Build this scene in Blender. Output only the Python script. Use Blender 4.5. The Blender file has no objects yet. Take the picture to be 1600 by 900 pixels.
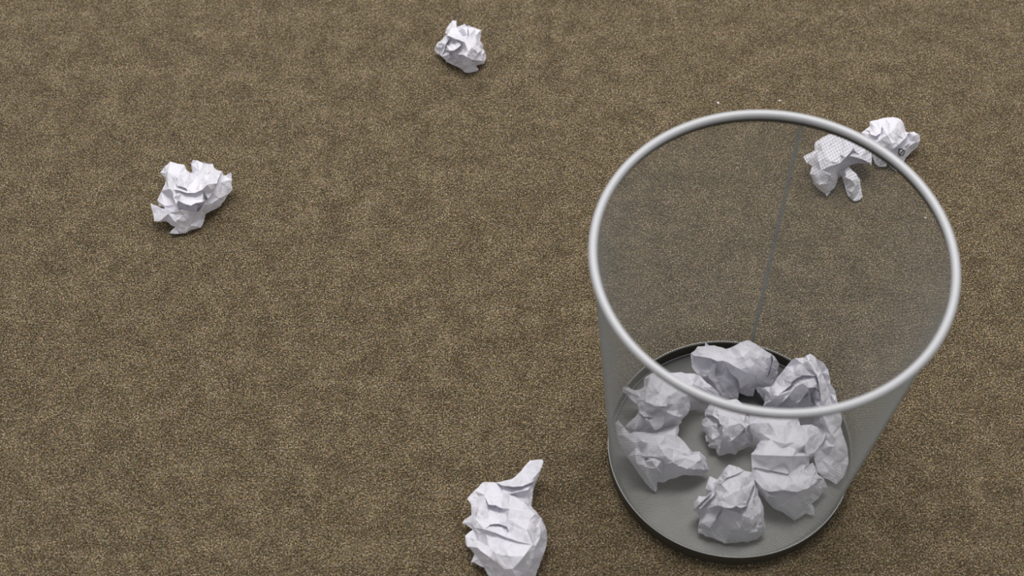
import bpy, bmesh, math, random
import numpy as np
from mathutils import Vector

scene = bpy.context.scene
COL = scene.collection

# ------------------------------------------------------------------ camera
cam_data = bpy.data.cameras.new('camera')
cam_data.sensor_width = 36.0
cam_data.lens = 36.0 * 2624.0 / 1600.0
cam_data.clip_start = 0.01
cam_data.dof.use_dof = True
cam_data.dof.focus_distance = 1.41
cam_data.dof.aperture_fstop = 59.0 / 9.2
cam = bpy.data.objects.new('camera', cam_data)
COL.objects.link(cam)
cam.location = (0.0, 0.0, 1.1883)
cam.rotation_euler = (math.pi / 2 - 0.99173, 0.0, 0.0)
scene.camera = cam

# ------------------------------------------------------------------ light
world = bpy.data.worlds.new('world')
scene.world = world
world.use_nodes = True
world.node_tree.nodes['Background'].inputs[0].default_value = (0.97, 0.98, 1.0, 1)
world.node_tree.nodes['Background'].inputs[1].default_value = 0.40


def area_light(name, loc, size_x, size_y, power, color=(1, 1, 1)):
    ld = bpy.data.lights.new(name, 'AREA')
    ld.shape = 'RECTANGLE'
    ld.size, ld.size_y = size_x, size_y
    ld.energy = power
    ld.color = color
    lo = bpy.data.objects.new(name, ld)
    COL.objects.link(lo)
    lo.location = loc                      # faces straight down, as a ceiling panel does
    return lo


# fluorescent ceiling panels of the office, 2.4 m up
area_light('ceiling_panel', (0.05, 1.25, 2.4), 1.2, 0.6, 44, (1.0, 0.985, 0.97))
area_light('ceiling_panel', (-1.6, 2.4, 2.4), 1.2, 0.6, 27, (1.0, 0.985, 0.97))
area_light('ceiling_panel', (1.6, 2.4, 2.4), 1.2, 0.6, 19, (1.0, 0.985, 0.97))

vs = scene.view_settings
vs.view_transform = 'Standard'
vs.look = 'None'
vs.gamma = 1.0
vs.use_curve_mapping = False
vs.exposure = 0.0


# ------------------------------------------------------------------ helpers
def node_mat(name):
    m = bpy.data.materials.new(name)
    m.use_nodes = True
    nt = m.node_tree
    return m, nt, nt.nodes['Principled BSDF']


def N(nt, kind, **kw):
    n = nt.nodes.new(kind)
    for k, v in kw.items():
        setattr(n, k, v)
    return n


def mesh_obj(name, verts, faces, mat, parent=None, smooth=False):
    me = bpy.data.meshes.new(name)
    me.from_pydata(verts, [], faces)
    me.validate()
    me.materials.append(mat)
    if smooth:
        me.polygons.foreach_set('use_smooth', [True] * len(me.polygons))
    me.update()
    o = bpy.data.objects.new(name, me)
    COL.objects.link(o)
    if parent is not None:
        o.parent = parent
    return o


def tag(o, label, cat, group=None):
    o['label'] = label
    o['category'] = cat
    if group:
        o['group'] = group
    return o


def lathe(profile, seg, closed=True):
    """revolve a profile of (r, z) about z; closed joins the last profile point to the first"""
    verts, faces = [], []
    n = len(profile)
    for i in range(seg):
        a = 2 * math.pi * i / seg
        c, s = math.cos(a), math.sin(a)
        verts += [(r * c, r * s, z) for r, z in profile]
    for i in range(seg):
        j = (i + 1) % seg
        for k in range(n if closed else n - 1):
            l = (k + 1) % n
            faces.append((i * n + k, j * n + k, j * n + l, i * n + l))
    return verts, faces


# ------------------------------------------------------------------ materials
def carpet_material():
    m, nt, b = node_mat('carpet_brown_loop')
    L = nt.links
    tc = N(nt, 'ShaderNodeTexCoord')
    mp = N(nt, 'ShaderNodeMapping')
    mp.inputs['Rotation'].default_value = (0, 0, math.radians(38))
    mp.inputs['Scale'].default_value = (1.0, 1.0, 1.0)
    L.new(tc.outputs['Object'], mp.inputs[0])
    # loops
    vo = N(nt, 'ShaderNodeTexVoronoi', feature='F1')
    vo.inputs['Scale'].default_value = 820
    L.new(mp.outputs[0], vo.inputs[0])
    # each loop's own shade of yarn
    ramp = N(nt, 'ShaderNodeValToRGB')
    cr = ramp.color_ramp
    cr.interpolation = 'LINEAR'
    cr.elements[0].position = 0.0
    cr.elements[0].color = (0.020, 0.013, 0.005, 1)
    cr.elements[1].position = 1.0
    cr.elements[1].color = (0.50, 0.40, 0.27, 1)
    for p, c in ((0.2, (0.060, 0.042, 0.019, 1)), (0.5, (0.145, 0.107, 0.058, 1)), (0.8, (0.268, 0.206, 0.126, 1))):
        e = cr.elements.new(p)
        e.color = c
    sep = N(nt, 'ShaderNodeSeparateColor')
    L.new(vo.outputs['Color'], sep.inputs[0])
    # heathered drift of the yarn, a few centimetres across
    n1 = N(nt, 'ShaderNodeTexNoise')
    n1.inputs['Scale'].default_value = 42
    n1.inputs['Detail'].default_value = 8
    n1.inputs['Roughness'].default_value = 0.8
    L.new(tc.outputs['Object'], n1.inputs[0])
    n2 = N(nt, 'ShaderNodeTexNoise')
    n2.inputs['Scale'].default_value = 880
    n2.inputs['Detail'].default_value = 2
    L.new(tc.outputs['Object'], n2.inputs[0])
    a = N(nt, 'ShaderNodeMath', operation='MULTIPLY_ADD')
    L.new(sep.outputs[0], a.inputs[0])
    a.inputs[1].default_value = 0.4
    a.inputs[2].default_value = -1.69
    a2 = N(nt, 'ShaderNodeMath', operation='MULTIPLY_ADD')
    L.new(n1.outputs[0], a2.inputs[0])
    a2.inputs[1].default_value = 1.05
    L.new(a.outputs[0], a2.inputs[2])
    a3 = N(nt, 'ShaderNodeMath', operation='MULTIPLY_ADD')
    L.new(n2.outputs[0], a3.inputs[0])
    a3.inputs[1].default_value = 2.9
    L.new(a2.outputs[0], a3.inputs[2])
    L.new(a3.outputs[0], ramp.inputs[0])
    # tint: some yarn greyer, some more olive
    n3 = N(nt, 'ShaderNodeTexNoise')
    n3.inputs['Scale'].default_value = 240
    n3.inputs['Detail'].default_value = 3
    L.new(tc.outputs['Object'], n3.inputs[0])
    hs = N(nt, 'ShaderNodeHueSaturation')
    mr = N(nt, 'ShaderNodeMapRange')
    mr.inputs[1].default_value = 0.3
    mr.inputs[2].default_value = 0.7
    mr.inputs[3].default_value = 0.88
    mr.inputs[4].default_value = 1.22
    L.new(n3.outputs[0], mr.inputs[0])
    L.new(mr.outputs[0], hs.inputs['Saturation'])
    n4 = N(nt, 'ShaderNodeTexNoise')
    n4.inputs['Scale'].default_value = 170
    n4.inputs['Detail'].default_value = 4
    L.new(tc.outputs['Object'], n4.inputs[0])
    mh = N(nt, 'ShaderNodeMapRange')
    mh.inputs[1].default_value = 0.3
    mh.inputs[2].default_value = 0.7
    mh.inputs[3].default_value = 0.484
    mh.inputs[4].default_value = 0.515
    L.new(n4.outputs[0], mh.inputs[0])
    L.new(mh.outputs[0], hs.inputs['Hue'])
    L.new(ramp.outputs[0], hs.inputs['Color'])
    L.new(hs.outputs[0], b.inputs['Base Color'])
    b.inputs['Roughness'].default_value = 0.95
    b.inputs['Specular IOR Level'].default_value = 0.1
    b.inputs['Sheen Weight'].default_value = 0.12
    b.inputs['Sheen Roughness'].default_value = 0.6
    b.inputs['Sheen Tint'].default_value = (0.9, 0.85, 0.78, 1)
    bump = N(nt, 'ShaderNodeBump')
    bump.invert = True
    bump.inputs['Strength'].default_value = 1.0
    bump.inputs['Distance'].default_value = 0.0018
    L.new(vo.outputs['Distance'], bump.inputs['Height'])
    L.new(bump.outputs[0], b.inputs['Normal'])
    return m


def paper_material():
    m, nt, b = node_mat('white_paper')
    L = nt.links
    tc = N(nt, 'ShaderNodeTexCoord')
    b.inputs['Base Color'].default_value = (0.865, 0.85, 0.91, 1)
    b.inputs['Roughness'].default_value = 0.75
    b.inputs['Specular IOR Level'].default_value = 0.25
    # fine creases
    vo = N(nt, 'ShaderNodeTexVoronoi', feature='DISTANCE_TO_EDGE')
    vo.inputs['Scale'].default_value = 150
    ns = N(nt, 'ShaderNodeTexNoise')
    ns.inputs['Scale'].default_value = 90
    L.new(tc.outputs['Object'], ns.inputs[0])
    mx = N(nt, 'ShaderNodeVectorMath', operation='MULTIPLY_ADD')
    L.new(ns.outputs['Color'], mx.inputs[0])
    mx.inputs[1].default_value = (0.008, 0.008, 0.008)
    L.new(tc.outputs['Object'], mx.inputs[2])
    L.new(mx.outputs[0], vo.inputs[0])
    bump = N(nt, 'ShaderNodeBump')
    bump.inputs['Strength'].default_value = 0.5
    bump.inputs['Distance'].default_value = 0.002
    L.new(vo.outputs[0], bump.inputs['Height'])
    # small flat facets between the creases, each tilted its own way
    prev = bump.outputs[0]
    for sc_, k in ((120, 0.30), (260, 0.16)):
        v2 = N(nt, 'ShaderNodeTexVoronoi', feature='F1')
        v2.inputs['Scale'].default_value = sc_
        L.new(mx.outputs[0], v2.inputs[0])
        off = N(nt, 'ShaderNodeVectorMath', operation='SUBTRACT')
        L.new(v2.outputs['Color'], off.inputs[0])
        off.inputs[1].default_value = (0.5, 0.5, 0.5)
        add = N(nt, 'ShaderNodeVectorMath', operation='MULTIPLY_ADD')
        L.new(off.outputs[0], add.inputs[0])
        add.inputs[1].default_value = (k, k, k)
        L.new(prev, add.inputs[2])
        nm = N(nt, 'ShaderNodeVectorMath', operation='NORMALIZE')
        L.new(add.outputs[0], nm.inputs[0])
        prev = nm.outputs[0]
    L.new(prev, b.inputs['Normal'])
    # thin sheet: some light comes through
    tr = N(nt, 'ShaderNodeBsdfTranslucent')
    tr.inputs['Color'].default_value = (0.90, 0.885, 0.915, 1)
    L.new(prev, tr.inputs['Normal'])
    mix = N(nt, 'ShaderNodeMixShader')
    mix.inputs[0].default_value = 0.2
    L.new(b.outputs[0], mix.inputs[1])
    L.new(tr.outputs[0], mix.inputs[2])
    L.new(mix.outputs[0], nt.nodes['Material Output'].inputs['Surface'])
    return m


def steel_material(name, col, metallic, rough):
    m, nt, b = node_mat(name)
    L = nt.links
    tc = N(nt, 'ShaderNodeTexCoord')
    ns = N(nt, 'ShaderNodeTexNoise')
    ns.inputs['Scale'].default_value = 60
    ns.inputs['Detail'].default_value = 4
    L.new(tc.outputs['Object'], ns.inputs[0])
    mr = N(nt, 'ShaderNodeMapRange')
    mr.inputs[3].default_value = rough - 0.05
    mr.inputs[4].default_value = rough + 0.08
    L.new(ns.outputs[0], mr.inputs[0])
    L.new(mr.outputs[0], b.inputs['Roughness'])
    b.inputs['Base Color'].default_value = (*col, 1)
    b.inputs['Metallic'].default_value = metallic
    return m


def plain(name, col, rough=0.8):
    m, nt, b = node_mat(name)
    b.inputs['Base Color'].default_value = (*col, 1)
    b.inputs['Roughness'].default_value = rough
    return m


M_CARPET = carpet_material()
M_PAPER = paper_material()
M_RIM = steel_material('silver_painted_steel', (0.46, 0.46, 0.475), 0.15, 0.5)
M_MESH = steel_material('silver_painted_wire', (0.39, 0.40, 0.385), 0.35, 0.45)
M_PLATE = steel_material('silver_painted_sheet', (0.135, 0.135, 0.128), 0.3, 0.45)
M_SEAM = steel_material('dull_seam_wire', (0.30, 0.325, 0.32), 0.4, 0.5)
M_BAND = steel_material('steel_shade_in_colour', (0.075, 0.070, 0.052), 0.4, 0.45)  # dark olive stands in for carpet reflection and shade on the steel
M_INK = plain('black_ink', (0.012, 0.012, 0.018), 0.5)
M_LINT = plain('white_lint', (0.85, 0.83, 0.8))

# ------------------------------------------------------------------ floor
fl = mesh_obj('floor', [(-2.5, -1.5, 0), (2.5, -1.5, 0), (2.5, 3.5, 0), (-2.5, 3.5, 0)], [(0, 1, 2, 3)], M_CARPET)
fl['kind'] = 'structure'
fl['label'] = 'brown heathered loop pile carpet covering the floor'

# ------------------------------------------------------------------ waste basket
BX, BY = 0.1712, 0.6196
Z_TOP, Z_RING = 0.280, 0.0152
R_TOP, R_BOT = 0.1183, 0.0948


def wall_r(z):
    return R_BOT + (R_TOP - R_BOT) * (z - Z_RING) / (Z_TOP - Z_RING)


basket = bpy.data.objects.new('waste_basket', None)
COL.objects.link(basket)
basket.location = (BX, BY, 0)
basket.empty_display_size = 0.05
tag(basket, 'silver wire mesh waste basket holding crumpled paper, standing on the carpet', 'waste basket')

# rolled rim: a round tube, with the folded collar the wire is clamped in
prof = [(R_TOP + 0.0031 * math.cos(2 * math.pi * k / 20), Z_TOP + 0.0031 * math.sin(2 * math.pi * k / 20)) for k in range(20)]
rim = mesh_obj('rim', *lathe(prof, 160), M_RIM, basket, True)
rim['label'] = 'smooth rounded silver rim'
zc0, zc1 = Z_TOP - 0.0068, Z_TOP - 0.0015
prof = [(wall_r(zc0) - 0.0006, zc0), (wall_r(zc0) + 0.0007, zc0), (wall_r(zc1) + 0.0007, zc1), (wall_r(zc1) - 0.0006, zc1)]
mesh_obj('collar', *lathe(prof, 160), M_BAND, rim, False)  # shade below the rim is put in by the dark band colour


def wire_wall():
    """two crossing families of thin strands lying on the cone: diamond mesh"""
    NW, CELL = 270, 0.0044
    z0, z1, SEG = 0.0125, Z_TOP - 0.002, 48
    tw = 2 * math.pi / NW / CELL
    t = 0.00018                                   # strand half width
    zz = np.linspace(z0, z1, SEG + 1)
    rr = R_BOT + (R_TOP - R_BOT) * (zz - Z_RING) / (Z_TOP - Z_RING)
    V, Fc, base = [], [], 0
    ring = SEG + 1
    quad = []
    for k in range(4):
        l = (k + 1) % 4
        i = np.arange(SEG)
        quad.append(np.stack([i * 4 + k, (i + 1) * 4 + k, (i + 1) * 4 + l, i * 4 + l], 1))
    quad = np.concatenate(quad)
    for sgn in (1, -1):
        for w in range(NW):
            a = 2 * math.pi * w / NW + sgn * (zz - z0) * tw
            er = np.stack([np.cos(a), np.sin(a), np.zeros(ring)], 1)
            c = er * rr[:, None]
            c[:, 2] = zz
            d = np.gradient(c, axis=0)
            d /= np.linalg.norm(d, axis=1)[:, None]
            s = np.cross(d, er)
            s /= np.linalg.norm(s, axis=1)[:, None]
            P = np.stack([c + er * t * 0.8, c + s * t, c - er * t * 0.8, c - s * t], 1).reshape(-1, 3)
            V.append(P)
            Fc.append(quad + base)
            base += len(P)
    V = np.concatenate(V)
    Fc = np.concatenate(Fc)
    me = bpy.data.meshes.new('mesh_wall')
    me.vertices.add(len(V))
    me.vertices.foreach_set('co', V.astype(np.float32).ravel())
    me.loops.add(Fc.size)
    me.loops.foreach_set('vertex_index', Fc.astype(np.int32).ravel())
    me.polygons.add(len(Fc))
    me.polygons.foreach_set('loop_start', np.arange(0, Fc.size, 4, dtype=np.int32))
    me.polygons.foreach_set('use_smooth', np.ones(len(Fc), dtype=bool))
    me.materials.append(M_MESH)
    me.update(calc_edges=True)
    o = bpy.data.objects.new('mesh_wall', me)
    COL.objects.link(o)
    o.parent = basket
    o['kind'] = 'stuff'
    o['label'] = 'fine see-through grey wire mesh wall'
    return o


wire_wall()

# welded seam strip running down the back of the wall
SEAM = math.radians(75.3)
verts, faces = [], []
K = 190
for i in range(K):
    for sg in (-1, 1):
        z = 0.014 + (Z_TOP - 0.006 - 0.014) * (i + (0.25 if sg > 0 else 0)) / K
        hw, dz = 0.0016, 0.0009 * sg
        n = len(verts)
        for e in (-1, 1):
            zz = z + e * dz
            r = wall_r(zz) - 0.0005
            a = SEAM + e * hw / r
            for dr, dh in ((-0.00015, -0.00015), (0.00015, -0.00015), (0.00015, 0.00015), (-0.00015, 0.00015)):
                verts.append(((r + dr) * math.cos(a), (r + dr) * math.sin(a), zz + dh))
        for k in range(4):
            l = (k + 1) % 4
            faces.append((n + k, n + l, n + 4 + l, n + 4 + k))
        faces += [(n, n + 3, n + 2, n + 1), (n + 4, n + 5, n + 6, n + 7)]
sm = mesh_obj('seam', verts, faces, M_SEAM, basket)
sm['label'] = 'darker vertical seam strip in the mesh'

# base: an upright band round the foot, a rolled top edge, and the pressed bottom plate
prof = [(0.0936, 0.0), (0.0952, 0.0), (0.0956, 0.0148), (0.0942, 0.0148)]
ring_o = mesh_obj('base_band', *lathe(prof, 160), M_BAND, basket)
ring_o['label'] = 'solid metal band around the foot, dark reflection and shade put in its colour'
prof = [(0.0955 + 0.0004 * math.cos(2 * math.pi * k / 8), 0.0150 + 0.0004 * math.sin(2 * math.pi * k / 8)) for k in range(8)]
mesh_obj('band_edge', *lathe(prof, 160), M_RIM, ring_o, True)
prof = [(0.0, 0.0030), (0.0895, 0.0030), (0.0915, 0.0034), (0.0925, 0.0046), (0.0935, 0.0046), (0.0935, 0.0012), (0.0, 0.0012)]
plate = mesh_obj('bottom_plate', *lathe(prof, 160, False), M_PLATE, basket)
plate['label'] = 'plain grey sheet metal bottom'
prof = [(0.0931 + 0.0005 * math.cos(2 * math.pi * k / 8), 0.0046 + 0.0005 * math.sin(2 * math.pi * k / 8)) for k in range(8)]
mesh_obj('plate_edge', *lathe(prof, 160), M_RIM, plate, True)

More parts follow.
